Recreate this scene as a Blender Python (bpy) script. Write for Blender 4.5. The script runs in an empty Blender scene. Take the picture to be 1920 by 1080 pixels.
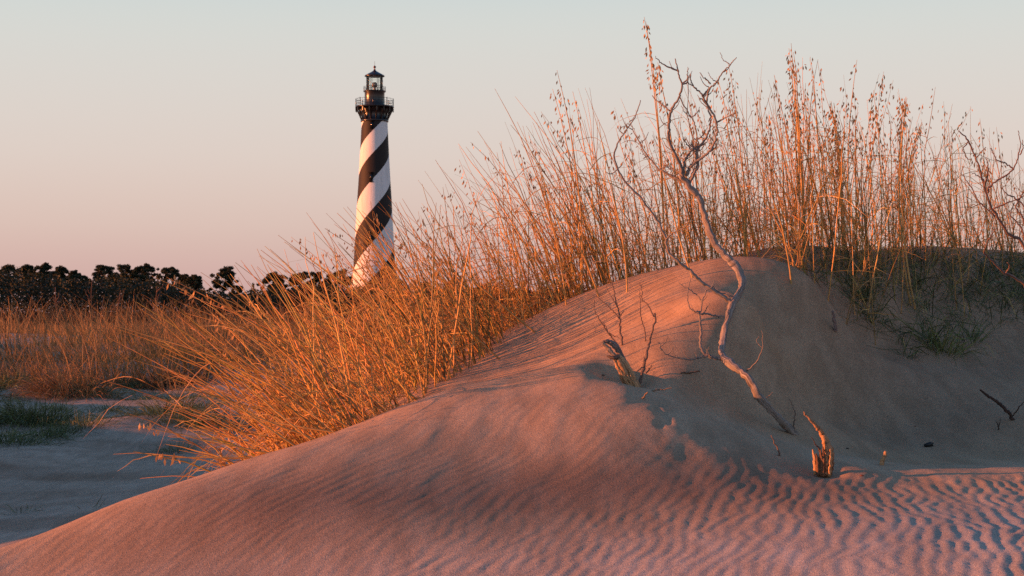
import bpy, math, random
import numpy as np

random.seed(7)
rng = np.random.default_rng(11)
PI = math.pi

# ------------------------------------------------------------------ camera, sky, sun
scene = bpy.context.scene
FPX = 3200.0                       # focal length in pixels of the 1920 px wide photograph
EYE = 1.8                          # eye height above the valley floor
PITCH = math.atan(60.0 / FPX)
cam = bpy.data.cameras.new('camera')
cam.lens = FPX / 1920.0 * 36.0
cam.clip_start = 0.1
cam.clip_end = 12000
cam.dof.use_dof = True
cam.dof.focus_distance = 10.0
cam.dof.aperture_fstop = 14.0
cam_o = bpy.data.objects.new('camera', cam)
cam_o.location = (0, 0, EYE)
cam_o.rotation_euler = (PI / 2 + PITCH, 0, 0)
scene.collection.objects.link(cam_o)
scene.camera = cam_o
scene.render.resolution_x = 1024
scene.render.resolution_y = 576

SUN_EL = math.radians(7.0)
SUN_AZ = math.radians(8.0)         # towards the camera's side, measured from due left
to_sun = np.array([-math.cos(SUN_EL) * math.cos(SUN_AZ), -math.cos(SUN_EL) * math.sin(SUN_AZ), math.sin(SUN_EL)])

world = bpy.data.worlds.new("World")
scene.world = world
world.use_nodes = True
wn = world.node_tree.nodes
wl = world.node_tree.links
wn.clear()
w_out = wn.new('ShaderNodeOutputWorld')
w_bg = wn.new('ShaderNodeBackground')
w_sky = wn.new('ShaderNodeTexSky')
w_sky.sky_type = 'NISHITA'
w_sky.sun_disc = False
w_sky.sun_elevation = SUN_EL
w_sky.sun_rotation = -math.atan2(-to_sun[0], to_sun[1]) 
w_sky.air_density = 1.0
w_sky.dust_density = 0.6
w_tc = wn.new('ShaderNodeTexCoord')
w_sep = wn.new('ShaderNodeSeparateXYZ')
w_ramp = wn.new('ShaderNodeValToRGB')   # twilight bands above the horizon: pink, cream, pale green, blue
w_ramp.color_ramp.interpolation = 'B_SPLINE'
cr = w_ramp.color_ramp.elements
SKY = [(0.000, (0.52, 0.30, 0.31)), (0.025, (0.60, 0.385, 0.365)), (0.055, (0.665, 0.49, 0.435)), (0.095, (0.70, 0.585, 0.53)),
       (0.150, (0.665, 0.64, 0.60)), (0.195, (0.61, 0.66, 0.63)), (0.30, (0.26, 0.46, 0.64)), (0.5, (0.085, 0.20, 0.41)), (1.0, (0.035, 0.09, 0.22))]
SKY = [(p_, tuple(q_ / 1.71 for q_ in c_)) for p_, c_ in SKY]        # the exposure below is +0.8 stop
cr[0].position = SKY[0][0]; cr[0].color = (*SKY[0][1], 1)
cr[1].position = SKY[-1][0]; cr[1].color = (*SKY[-1][1], 1)
for p_, c_ in SKY[1:-1]:
    e_ = cr.new(p_); e_.color = (*c_, 1)
w_mul = wn.new('ShaderNodeVectorMath'); w_mul.operation = 'SCALE'; w_mul.inputs['Scale'].default_value = 0.006
w_mix = wn.new('ShaderNodeMix'); w_mix.data_type = 'RGBA'; w_mix.inputs[0].default_value = 1.0; w_mix.blend_type = 'ADD'
wl.new(w_tc.outputs['Generated'], w_sep.inputs[0])
wl.new(w_sep.outputs['Z'], w_ramp.inputs[0])
wl.new(w_sky.outputs[0], w_mul.inputs[0])
wl.new(w_ramp.outputs[0], w_mix.inputs[6])
wl.new(w_mul.outputs[0], w_mix.inputs[7])
wl.new(w_mix.outputs[2], w_bg.inputs[0])
w_bg.inputs[1].default_value = 1.0
wl.new(w_bg.outputs[0], w_out.inputs[0])

sun = bpy.data.lights.new('sun', 'SUN')
sun.energy = 5.0
sun.angle = math.radians(0.5)
sun.color = (1.0, 0.30, 0.095)
sun_o = bpy.data.objects.new('sun', sun)
from mathutils import Vector
sun_o.rotation_euler = Vector(tuple(-to_sun)).to_track_quat('-Z', 'Y').to_euler()
scene.collection.objects.link(sun_o)

scene.view_settings.view_transform = 'Standard'
scene.view_settings.look = 'None'
scene.view_settings.exposure = 0.8
scene.view_settings.gamma = 1.0
scene.view_settings.use_curve_mapping = False
scene.cycles.max_bounces = 6
scene.cycles.transparent_max_bounces = 12
scene.cycles.use_denoising = False

# ------------------------------------------------------------------ helpers
C = scene.collection


def px(u, v, D):
    """world point whose distance ahead of the camera is D, for a point (u, v) measured on the 1920x1080 photograph"""
    a = (u - 960.0) / FPX
    b = (540.0 - v) / FPX
    cp, sp = math.cos(PITCH), math.sin(PITCH)
    r = np.array([a, cp - b * sp, sp + b * cp])
    r = r / r[1] * D
    return r + np.array([0, 0, EYE])


def new_mat(name):
    m = bpy.data.materials.new(name)
    m.use_nodes = True
    n = m.node_tree.nodes
    b = n['Principled BSDF']
    return m, n, m.node_tree.links, b


def mesh_np(name, V, Q, mat, parent=None, smooth=True, col=None, uv=None):
    """V (n,3), Q (m,4) or (m,3) -> ONE mesh object"""
    V = np.ascontiguousarray(V, dtype=np.float32).reshape(-1, 3)
    Q = np.ascontiguousarray(Q, dtype=np.int32)
    k = Q.shape[1]
    me = bpy.data.meshes.new(name)
    me.vertices.add(len(V)); me.vertices.foreach_set('co', V.ravel())
    me.loops.add(Q.size); me.loops.foreach_set('vertex_index', Q.ravel())
    me.polygons.add(len(Q))
    me.polygons.foreach_set('loop_start', np.arange(0, Q.size, k, dtype=np.int32))
    me.polygons.foreach_set('loop_total', np.full(len(Q), k, dtype=np.int32))
    if smooth:
        me.polygons.foreach_set('use_smooth', np.ones(len(Q), dtype=bool))
    me.update(calc_edges=True)
    if col is not None:
        at = me.attributes.new('tint', 'FLOAT_COLOR', 'POINT')
        c4 = np.ones((len(V), 4), dtype=np.float32); c4[:, :3] = col
        at.data.foreach_set('color', c4.ravel())
    if uv is not None:
        l = me.uv_layers.new(name='UVMap')
        l.data.foreach_set('uv', np.ascontiguousarray(uv[Q.ravel()], dtype=np.float32).ravel())
    me.materials.append(mat)
    o = bpy.data.objects.new(name, me)
    C.objects.link(o)
    if parent is not None:
        o.parent = parent
    return o


def tag(o, label=None, cat=None, group=None, kind=None):
    if label: o['label'] = label
    if cat: o['category'] = cat
    if group: o['group'] = group
    if kind: o['kind'] = kind
    return o


def empty(name, loc, label, cat, group=None):
    o = bpy.data.objects.new(name, None)
    o.location = tuple(float(a) for a in loc)
    o.empty_display_size = 0.1
    C.objects.link(o)
    return tag(o, label, cat, group)


class MB:
    """collects pieces into one mesh, in the coordinates of a thing standing at org"""
    def __init__(s, org=(0, 0, 0)):
        s.v = []; s.q = []; s.c = []; s.u = []; s.n = 0; s.org = np.array(org, float)

    def add(s, V, Q, col=None, uv=None):
        V = np.asarray(V, float).reshape(-1, 3)
        Q = np.asarray(Q, int)
        if Q.shape[1] == 3:
            Q = np.concatenate([Q, Q[:, 2:3]], 1)
        s.v.append(V - s.org); s.q.append(Q + s.n)
        s.c.append(np.ones((len(V), 3)) if col is None else np.broadcast_to(col, (len(V), 3)))
        s.u.append(np.zeros((len(V), 2)) if uv is None else uv)
        s.n += len(V)

    def build(s, name, mat, parent=None, smooth=True):
        V = np.concatenate(s.v); Q = np.concatenate(s.q)
        tri = Q[:, 3] == Q[:, 2]
        if tri.any():
            import bmesh
            me = bpy.data.meshes.new(name)
            faces = [tuple(int(i) for i in (q[:3] if t else q)) for q, t in zip(Q, tri)]
            me.from_pydata([tuple(p) for p in V], [], faces)
            if smooth:
                me.polygons.foreach_set('use_smooth', np.ones(len(faces), dtype=bool))
            at = me.attributes.new('tint', 'FLOAT_COLOR', 'POINT')
            c4 = np.ones((len(V), 4), dtype=np.float32); c4[:, :3] = np.concatenate(s.c)
            at.data.foreach_set('color', c4.ravel())
            U = np.concatenate(s.u)
            l = me.uv_layers.new(name='UVMap')
            li = np.array([i for f in faces for i in f])
            l.data.foreach_set('uv', U[li].astype(np.float32).ravel())
            me.update()
            me.materials.append(mat)
            o = bpy.data.objects.new(name, me); C.objects.link(o)
            if parent is not None: o.parent = parent
        else:
            o = mesh_np(name, V, Q, mat, parent, smooth, np.concatenate(s.c), np.concatenate(s.u))
        if parent is None and np.any(s.org != 0):
            o.location = tuple(float(a) for a in s.org)
        return o


def tube(P, R, sides=8, cap=True, rough=0.0, seed=0):
    """swept tube along P (K,3) with radii R; returns V, Q, UV"""
    P = np.asarray(P, float); R = np.asarray(R, float)
    K = len(P)
    T = np.gradient(P, axis=0); T /= np.linalg.norm(T, axis=1)[:, None] + 1e-12
    up = np.array([0.13, -0.95, 0.29])
    V = []; U = []
    L = np.concatenate([[0], np.cumsum(np.linalg.norm(np.diff(P, axis=0), axis=1))])
    r_ = np.random.default_rng(seed)
    ph = r_.uniform(0, 2 * PI, 6)
    A = np.zeros(3)
    A = np.cross(T[0], up); A /= np.linalg.norm(A)
    for i in range(K):
        A = A - T[i] * np.dot(A, T[i]); A /= np.linalg.norm(A) + 1e-12
        B = np.cross(T[i], A)
        for j in range(sides):
            a = 2 * PI * j / sides
            m = 1.0
            if rough:
                m += rough * (0.5 * math.sin(3 * a + ph[0] + L[i] * 9) + 0.5 * math.sin(5 * a + ph[1] - L[i] * 5) + 0.4 * math.sin(2 * a + ph[2] + L[i] * 23))
            V.append(P[i] + (A * math.cos(a) + B * math.sin(a)) * R[i] * m)
            U.append((j / sides, L[i]))
    Q = []
    for i in range(K - 1):
        for j in range(sides):
            a = i * sides + j; b = i * sides + (j + 1) % sides
            Q.append((a, b, b + sides, a + sides))
    if cap:
        n = len(V); V.append(P[0]); U.append((0, L[0])); V.append(P[-1] + T[-1] * R[-1] * 0.6); U.append((0, L[-1]))
        for j in range(sides):
            Q.append((n, (j + 1) % sides, j, j))
            a = (K - 1) * sides
            Q.append((n + 1, a + j, a + (j + 1) % sides, a + (j + 1) % sides))
    return np.array(V), np.array(Q), np.array(U)


def tubes(P, R, sides=3):
    """many thin tubes at once: P (N,K,3), R (N,K)"""
    N, K, _ = P.shape
    T = np.gradient(P, axis=1); T /= np.linalg.norm(T, axis=2)[..., None] + 1e-9
    up = np.zeros_like(T); up[..., 1] = 1.0
    A = np.cross(T, up); A /= np.linalg.norm(A, axis=2)[..., None] + 1e-9
    B = np.cross(T, A)
    ang = 2 * PI * np.arange(sides) / sides + 0.4
    V = P[:, :, None, :] + R[:, :, None, None] * (A[:, :, None, :] * np.cos(ang)[None, None, :, None] + B[:, :, None, :] * np.sin(ang)[None, None, :, None])
    idx = np.arange(N * K * sides).reshape(N, K, sides)
    a = idx[:, :-1, :]; b = np.roll(idx, -1, axis=2)[:, :-1, :]
    c = np.roll(idx, -1, axis=2)[:, 1:, :]; d = idx[:, 1:, :]
    Q = np.stack([a, b, c, d], -1).reshape(-1, 4)
    return V.reshape(-1, 3), Q


def ribbons(P, W, side):
    """many blades at once: P (N,K,3), W (N,K) half widths, side (N,3) or (N,K,3)"""
    N, K, _ = P.shape
    if side.ndim == 2: side = np.repeat(side[:, None, :], K, 1)
    V = np.stack([P - side * W[..., None], P + side * W[..., None]], 2)
    idx = np.arange(N * K * 2).reshape(N, K, 2)
    Q = np.stack([idx[:, :-1, 0], idx[:, :-1, 1], idx[:, 1:, 1], idx[:, 1:, 0]], -1).reshape(-1, 4)
    return V.reshape(-1, 3), Q


def unit(v):
    return v / (np.linalg.norm(v, axis=-1, keepdims=True) + 1e-12)


# ---- noise
_perm = np.random.default_rng(5).permutation(1024)


def vnoise(x, y, seed=0):
    xi = np.floor(x).astype(int); yi = np.floor(y).astype(int)
    fx = x - xi; fy = y - yi
    fx = fx * fx * fx * (fx * (fx * 6 - 15) + 10); fy = fy * fy * fy * (fy * (fy * 6 - 15) + 10)

    def g(a, b):
        h = _perm[(_perm[(a + seed * 131) % 1024] + b + seed * 17) % 1024]
        return h / 511.5 - 1.0
    return (g(xi, yi) * (1 - fx) + g(xi + 1, yi) * fx) * (1 - fy) + (g(xi, yi + 1) * (1 - fx) + g(xi + 1, yi + 1) * fx) * fy


def fbm(x, y, o=4, seed=0):
    s = 0; a = 1.0; t = 0
    for i in range(o):
        s = s + a * vnoise(x * 2 ** i, y * 2 ** i, seed + i); t += a; a *= 0.5
    return s / t


def sst(a, b, x):
    t = np.clip((x - a) / (b - a), 0, 1)
    return t * t * (3 - 2 * t)


# ------------------------------------------------------------------ terrain heights
CP = []


def cpx(u, v, D): 
    CP.append(px(u, v, D))


# near dune: lower crest line, left to right
for u, v, D in [(-120, 1070, 6.35), (0, 1032, 6.6), (250, 932, 7.15), (500, 851, 7.8), (735, 770, 8.6), (870, 722, 9.0), (1000, 697, 9.2), (1090, 687, 9.4)]:
    cpx(u, v, D)
# front face
for u, v, D in [(0, 1080, 6.3), (480, 1080, 6.0), (960, 1080, 5.8), (1440, 1080, 5.5), (1920, 1080, 5.2), (2300, 1080, 5.1),
                (250, 1010, 6.5), (500, 965, 6.6), (735, 900, 7.1), (735, 975, 6.5), (960, 965, 6.65), (960, 880, 7.35), (960, 800, 8.0), (960, 730, 8.75),
                (500, 890, 7.25), (1150, 770, 8.1), (1260, 780, 8.05), (1150, 850, 7.5), (1190, 725, 8.7),
                (1280, 965, 6.65), (1280, 870, 7.45), (1340, 790, 8.45),
                (1600, 965, 6.5), (1545, 885, 7.6), (1480, 808, 9.1), (1650, 866, 8.3), (1750, 780, 10.2), (1750, 700, 11.0), (1750, 620, 12.0), (1700, 550, 12.6),
                (1920, 965, 6.5), (1920, 880, 7.9), (1920, 775, 9.9), (1920, 690, 11.2), (1920, 600, 12.3), (2200, 900, 7.7), (2200, 700, 11.0), (2200, 560, 12.8)]:
    cpx(u, v, D)
# rear flank, its crest and its lee side
for u, v, D in [(800, 726, 10.2), (960, 622, 11.5), (1060, 566, 11.6), (1150, 531, 11.6), (1280, 497, 11.6), (1400, 489, 11.85), (1500, 486, 12.15), (1600, 483, 12.5), (1750, 478, 13.1), (1920, 474, 13.8), (2300, 470, 14.4),
                (1000, 655, 10.8), (1100, 640, 10.45), (1130, 590, 11.05), (1250, 640, 9.6), (1250, 600, 10.1), (1250, 560, 10.7),
                (1515, 518, 11.2), (1425, 588, 10.1), (1320, 650, 9.55), (1210, 690, 9.3), (1460, 690, 10.1), (1550, 620, 10.9), (1600, 560, 11.9), (1600, 640, 11.5)]:
    cpx(u, v, D)
# (x, y, height relative to the eye): behind the crests, the valley side, under the camera, right of the frame
for p in [(0.15, 9.95, -.30), (-.35, 9.5, -.46),
          (-2.5, 7.3, -1.25), (-1.9, 8.2, -1.0), (-1.35, 9.0, -.86), (-1.25, 10.3, -.75), (-.75, 11.4, -.45), (-.2, 12.5, -.22), (.4, 12.9, .0), (1.1, 13.2, .20), (2.2, 14.0, .36), (4.4, 15.0, .48),
          (-3.4, 8.3, -1.6), (-2.9, 9.6, -1.5), (-2.4, 11.2, -1.35), (-1.9, 12.8, -1.05), (-1.2, 14.0, -.75), (-.2, 15.3, -.45), (1.2, 16.6, -.2), (3.5, 17.6, 0.0), (7, 18, .2),
          (-4.2, 11.5, -1.78), (-3.6, 14, -1.7), (-2.6, 16.2, -1.5), (-1.2, 18.2, -1.3), (1, 20, -1.3), (4, 21.5, -1.2), (9, 22, -1.0),
          (-5.5, 14, -1.8), (-4.5, 18, -1.8), (-1.5, 23, -1.8), (3, 26, -1.8), (9, 28, -1.8), (-7, 9, -1.8), (-9, 16, -1.8), (-7, 4, -1.8), (-4, 5.5, -1.65), (-2.9, 6.2, -1.25), (-2.7, 4.5, -1.2),
          (0, 3, -1.25), (-2, 2, -1.45), (0, 0, -1.6), (2, 2.5, -1.1), (4, 3, -.95), (4, 0, -1.3), (0, -4, -1.8), (-6, -2, -1.8), (5, -4, -1.7),
          (5, 5.5, -.6), (5, 9, -.55), (6.5, 12.5, .2), (8, 15, .5), (9, 10, -.1), (9, 5, -.3), (12, 8, -.2), (13, 14, .1), (13, 2, -.9), (10, -2, -1.4), (14, 20, -.9), (16, 10, -.8), (17, 3, -1.6), (17, 18, -1.6)]:
    CP.append(np.array([p[0], p[1], p[2] + EYE]))
CP = np.array(CP)


def _U(r2):
    return 0.5 * r2 * np.log(r2 + 1e-9)


def _solve():
    n = len(CP); X = CP[:, :2]
    K = _U(((X[:, None] - X[None]) ** 2).sum(-1)) + np.eye(n) * 0.004
    Pm = np.c_[np.ones(n), X]
    A = np.block([[K, Pm], [Pm.T, np.zeros((3, 3))]])
    return np.linalg.solve(A, np.r_[CP[:, 2], 0, 0, 0])


TW = _solve()


def tps(x, y):
    out = np.empty(x.shape)
    for s in range(0, len(x), 60000):
        a = x[s:s + 60000]; b = y[s:s + 60000]
        r2 = (a[:, None] - CP[None, :, 0]) ** 2 + (b[:, None] - CP[None, :, 1]) ** 2
        out[s:s + 60000] = _U(r2) @ TW[:-3] + TW[-3] + TW[-2] * a + TW[-1] * b
    return out


def far_h(x, y):
    """valley floor, its hummocks, the dunes left of the frame and the grassy dune across the valley"""
    z = 0.05 * fbm(x / 6, y / 6, 3, 3)
    z = z + sst(9, 14, y) * (1 - sst(60, 80, y)) * (0.022 * fbm(x / .8, y / 1.3, 4, 27) + 0.05 * fbm(x / 2.4, y / 1.8, 3, 28))
    z = z + sst(16, 24, y) * (1 - sst(60, 80, y)) * (0.16 * fbm(x / 2.6 + 4, y / 4.5, 3, 9) + 0.10 * np.maximum(0, fbm(x / 1.3, y / 2.6, 2, 19)))
    # dunes just left of the frame
    xr = -0.3 * y - 7.0 - 1.0 * np.sin(y / 5.0)
    ridge = np.exp(-((x - xr) / 3.2) ** 2) * (1.0 + 0.22 * fbm(x / 4, y / 4, 2, 21)) * sst(7, 15, y) * (1 - sst(48, 60, y))
    z = z + ridge * 1.15
    # grassy dune across the valley
    foot = 40 + 3.0 * fbm(x / 7.0, x / 7 * 0 + 1.0, 2, 33) + 0.10 * x
    z = z + 0.75 * sst(foot, foot + 6, y) + 0.45 * sst(foot + 4, foot + 20, y) - 0.5 * sst(78, 110, y) + 0.12 * sst(foot, foot + 5, y) * fbm(x / 3.0, y / 3.0, 3, 41)
    # two tussock humps at the dune's foot
    for hx, hy, hh, hr in [(-10.6, 39.5, 0.42, 1.5), (-6.9, 40.5, .25, 1.4), (-13, 30, .25, 1.8), (-5.8, 27, .22, 1.5)]:
        z = z + hh * np.exp(-(((x - hx) / hr) ** 2 + ((y - hy) / (hr * 1.2)) ** 2))
    z = z + sst(150, 600, y) * 0.2 * fbm(x / 60, y / 60, 2, 50)
    return z


def base_h(x, y):
    x = np.atleast_1d(np.asarray(x, float)); y = np.atleast_1d(np.asarray(y, float))
    z = far_h(x, y)
    d = np.sqrt(((x - 3.5) / 13.5) ** 2 + ((y - 9) / 17.0) ** 2)
    m = d < 1.0
    if m.any():
        w = 1 - sst(0.72, 1.0, d[m])
        z[m] = z[m] * (1 - w) + tps(x[m], y[m]) * w
    return z


# ---- ripple maps: band-passed noise, so crests fork and end as wind ripples do
def ripple_map(n, cell, lam, ang, spread, aniso, seed):
    r = np.random.default_rng(seed)
    f = np.fft.fft2(r.standard_normal((n, n)))
    kx = np.fft.fftfreq(n, cell)[None, :]; ky = np.fft.fftfreq(n, cell)[:, None]
    k0 = 1.0 / lam
    ca, sa = math.cos(ang), math.sin(ang)
    a = kx * ca + ky * sa; b = -kx * sa + ky * ca
    g = np.exp(-((a - k0) / (k0 * spread)) ** 2 - (b / (k0 * aniso)) ** 2)
    z = np.fft.ifft2(f * g * 2)
    return np.angle(z), np.abs(z) / np.abs(z).mean()


def sample(M, cell, x, y):
    n = M.shape[0]
    u = (x / cell) % n; v = (y / cell) % n
    i = np.floor(u).astype(int); j = np.floor(v).astype(int)
    fu = u - i; fv = v - j
    i1 = (i + 1) % n; j1 = (j + 1) % n
    return (M[j, i] * (1 - fu) + M[j, i1] * fu) * (1 - fv) + (M[j1, i] * (1 - fu) + M[j1, i1] * fu) * fv


def asym(phase):
    """gentle windward side, steep lee side"""
    p = (phase / (2 * PI)) % 1.0
    return np.where(p < 0.74, np.sin((p / 0.74 - 0.5) * PI), np.sin((0.5 - (p - 0.74) / 0.26) * PI))


RC = 0.012
ph1, am1 = ripple_map(1024, RC, 0.060, -0.24, 0.24, 0.27, 3)
RIP1 = asym(ph1) * np.clip(.45 + .6 * am1, 0.5, 1.1)
ph2, am2 = ripple_map(1024, RC, 0.052, -0.30, 0.25, 0.42, 8)
RIP2 = asym(ph2) * np.clip(am2, 0, 1.2)
ph3, am3 = ripple_map(1024, RC, 0.23, -0.22, 0.35, 0.22, 15)
RIP3 = asym(ph3) * np.clip(am3, 0, 1.4)
ph4, am4 = ripple_map(1024, RC, 0.062, -0.40, 0.25, 0.16, 28)
RIP4 = asym(ph4) * np.clip(am4, 0, 1.2)


def bump_at(x, y, cx, cy, rx, ry):
    return np.exp(-((x - cx) / rx) ** 2 - ((y - cy) / ry) ** 2)


_D = np.linspace(8.0, 10.5, 400)
_p = px(1190, 735, 1.0) - np.array([0, 0, EYE])
_k = np.nonzero(_p[2] * _D + EYE <= base_h(_p[0] * _D, _p[1] * _D) - .085)[0]
S1 = px(1190, 735, _D[_k[0]] if len(_k) else 9.0)      # foot of the hollow stump
print('stump at', S1)
S2 = px(1542, 884, 7.6)      # foot of the splintered stump


def ripple_h(x, y, zb):
    m = (y > 4) & (y < 16) & (x > -3.5) & (x < 6.5)
    z = np.zeros_like(x)
    X = x[m]; Y = y[m]
    u = X / Y * FPX + 960
    wx = X + 0.05 * vnoise(X * 1.3, Y * 1.3, 61) + 0.012 * vnoise(X * 5, Y * 3, 65); wy = Y + 0.12 * vnoise(X * 1.1, Y * 1.1, 62)
    warp = fbm(X / .9, Y / 1.4, 2, 71)
    # strong ripples: foreground, right
    edge = 7.25 + .5 * sst(.3, 1.2, X) - 0.10 * np.maximum(0, X - 1.0) + 0.18 * warp + 0.25 * (1 - sst(-.6, 1.0, X)) * -1
    s1 = (1 - sst(-0.45, 0.25, Y - edge)) * sst(-1.5, 1.7, X - 0.75 * (Y - 6))
    s1 = s1 * (0.75 + 0.35 * vnoise(X * 1.7 + 9, Y * 1.2, 64))
    # fine ripples on the whole lit face
    s2 = (1 - sst(6.2, 7.6, Y)) * (0.45 + 0.3 * warp)
    s4 = (1 - sst(8.2, 9.6, Y - 0.2 * X)) * (1 - sst(0.2, 1.2, X - .0)) * (0.6 + 0.5 * warp)
    s3 = (sst(6.6, 7.6, Y) * (1 - sst(9.0, 9.8, Y))) * (1 - sst(0.5, 1.1, X)) * sst(-1.9, -.8, X - .2 * (Y - 8))
    dz = 0.0034 * s1 * sample(RIP1, RC, wx, wy) + 0.0009 * s2 * sample(RIP2, RC, wx, wy) \
        + 0.0021 * s3 * sample(RIP3, RC, wx, wy) * (0.5 + 0.8 * np.clip(warp + .3, 0, 1)) + 0.0010 * s4 * sample(RIP4, RC, wx, wy)
    # uneven damp shelf sand in the shade and on the rear flank
    s5 = sst(7.2, 9.0, Y)
    dz = dz + s5 * 0.010 * fbm(X / .35, Y / .7, 4, 83) + 0.022 * sst(8.5, 11, Y) * fbm(X / 1.1, Y / 1.5, 3, 88)
    dz = dz + 0.012 * sst(.2, .9, X) * np.exp(-((Y - 7.6) / .5) ** 2) * fbm(X / .22 + 3, Y / .4, 3, 91)
    # scour hole round the hollow stump, with its raised lip
    h = bump_at(X, Y, S1[0] - .05, S1[1] + .05, .16, .34)
    lip = bump_at(X, Y, S1[0] - .07, S1[1] + .03, .27, .62)
    dz = dz - 0.145 * h + 0.050 * lip
    dz = dz - 0.020 * bump_at(X, Y, S2[0], S2[1], .09, .14) + 0.008 * bump_at(X, Y, S2[0] + .12, S2[1] + .02, .2, .2)
    # little tracks
    for (a, b, D, r) in [(1230, 818, 8.15, .022), (1243, 828, 8.05, .025), (1238, 845, 7.9, .02), (1252, 838, 7.95, .018), (1236, 806, 8.3, .02)]:
        q = px(a, b, D)
        dz = dz - 0.012 * bump_at(X, Y, q[0], q[1], r, r * 2.5)
    z[m] = dz
    return z


def H(x, y):
    b = base_h(x, y)
    return b + ripple_h(np.atleast_1d(np.asarray(x, float)), np.atleast_1d(np.asarray(y, float)), b)


def hit(u, v, d0=5.0, d1=60.0, n=2600):
    """where the sight line through (u, v) first meets the ground"""
    D = np.geomspace(d0, d1, n)
    p0 = px(u, v, 1.0) - np.array([0, 0, EYE])
    x = p0[0] * D; y = p0[1] * D; z = p0[2] * D + EYE
    g = H(x, y)
    k = np.nonzero(z <= g)[0]
    i = k[0] if len(k) else n - 1
    return np.array([x[i], y[i], g[i]])


def axis(fine, a, b, lo, hi, grow=1.055, step_max=400.0):
    """fine: list of (start, end, step) in order; grows outwards to lo and hi"""
    xs = [fine[0][0]]
    for s, e, st in fine:
        n = int(round((e - s) / st))
        xs += list(np.linspace(s, e, n + 1)[1:])
    st = fine[-1][2]
    while xs[-1] < hi:
        st = min(st * grow, step_max); xs.append(xs[-1] + st)
    pre = []; st = fine[0][2]; x = xs[0]
    while x > lo:
        st = min(st * grow, step_max); x -= st; pre.append(x)
    return np.array(pre[::-1] + xs)


gx = axis([(-2.5, 3.0, 0.0115)], 0, 0, -6000, 6000, 1.05)
gy = axis([(4.9, 8.2, 0.0125), (8.2, 10.5, 0.018), (10.5, 15.0, 0.03)], 0, 0, -300, 9000, 1.04)
GX, GY = np.meshgrid(gx, gy)
gz = H(GX.ravel(), GY.ravel())
idx = np.arange(GX.size).reshape(GX.shape)
Q = np.stack([idx[:-1, :-1], idx[:-1, 1:], idx[1:, 1:], idx[1:, :-1]], -1).reshape(-1, 4)
print('ground verts', GX.size)

# sand
m_sand, n, l, b = new_mat('sand')
tc = n.new('ShaderNodeTexCoord')


def noise(n, l, vec, scale, detail=3.0, rough=0.55, mapscale=None):
    t = n.new('ShaderNodeTexNoise'); t.inputs['Scale'].default_value = scale; t.inputs['Detail'].default_value = detail; t.inputs['Roughness'].default_value = rough
    if mapscale:
        mp = n.new('ShaderNodeMapping'); mp.inputs['Scale'].default_value = mapscale
        l.new(vec, mp.inputs[0]); l.new(mp.outputs[0], t.inputs['Vector'])
    else:
        l.new(vec, t.inputs['Vector'])
    return t


def ramp(n, l, fac, stops):
    r = n.new('ShaderNodeValToRGB'); e = r.color_ramp.elements
    e[0].position = stops[0][0]; e[0].color = (*stops[0][1], 1)
    e[1].position = stops[-1][0]; e[1].color = (*stops[-1][1], 1)
    for p, c in stops[1:-1]:
        k = e.new(p); k.color = (*c, 1)
    l.new(fac, r.inputs[0])
    return r


def mixc(n, l, fac, a, b, mode='MIX'):
    m = n.new('ShaderNodeMix'); m.data_type = 'RGBA'; m.blend_type = mode
    if isinstance(fac, float): m.inputs[0].default_value = fac
    else: l.new(fac, m.inputs[0])
    for s, v in ((6, a), (7, b)):
        if isinstance(v, tuple): m.inputs[s].default_value = (*v, 1)
        else: l.new(v, m.inputs[s])
    return m.outputs[2]


OB = tc.outputs['Object']
n_big = noise(n, l, OB, 1.3, 4, 0.6, (1, .55, 1))
n_str = noise(n, l, OB, 5.0, 5, 0.62, (1.6, .35, 1))
n_gr = noise(n, l, OB, 260.0, 2, 0.7)
n_gr2 = noise(n, l, OB, 95.0, 2, 0.8)
c1 = ramp(n, l, n_big.outputs[0], [(0.34, (0.43, 0.35, 0.30)), (0.66, (0.56, 0.465, 0.40))])
att = n.new('ShaderNodeAttribute'); att.attribute_name = 'tint'
sc_ = n.new('ShaderNodeSeparateColor'); l.new(att.outputs['Color'], sc_.inputs[0])
c2w = mixc(n, l, sc_.outputs[1], c1.outputs[0], (0.52, 0.335, 0.20))              # warmer, more orange sand tone
c2 = mixc(n, l, sc_.outputs[0], c2w, (0.28, 0.175, 0.12))       # coarse dark sand, the band's weak light painted in as well
r_str = ramp(n, l, n_str.outputs[0], [(0.40, (0.86, 0.84, 0.82)), (0.62, (1.06, 1.06, 1.06))])
c3 = mixc(n, l, 1.0, c2, r_str.outputs[0], 'MULTIPLY')
r_gr = ramp(n, l, n_gr.outputs[0], [(0.30, (0.55, 0.53, 0.52)), (0.5, (1.0, 1.0, 1.0)), (0.72, (1.5, 1.48, 1.42))])
r_gr2 = ramp(n, l, n_gr2.outputs[0], [(0.25, (0.72, 0.71, 0.70)), (0.5, (1.0, 1.0, 1.0)), (0.78, (1.25, 1.25, 1.22))])
c4 = mixc(n, l, 1.0, c3, r_gr.outputs[0], 'MULTIPLY')
c5 = mixc(n, l, 1.0, c4, r_gr2.outputs[0], 'MULTIPLY')
l.new(c5, b.inputs['Base Color'])
b.inputs['Roughness'].default_value = 0.95
b.inputs['Specular IOR Level'].default_value = 0.15
bp = n.new('ShaderNodeBump'); bp.inputs['Strength'].default_value = 0.55; bp.inputs['Distance'].default_value = 0.0035
hm = n.new('ShaderNodeMath'); hm.operation = 'ADD'
l.new(n_gr.outputs[0], hm.inputs[0]); l.new(n_gr2.outputs[0], hm.inputs[1])
l.new(hm.outputs[0], bp.inputs['Height'])
l.new(bp.outputs[0], b.inputs['Normal'])

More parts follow.
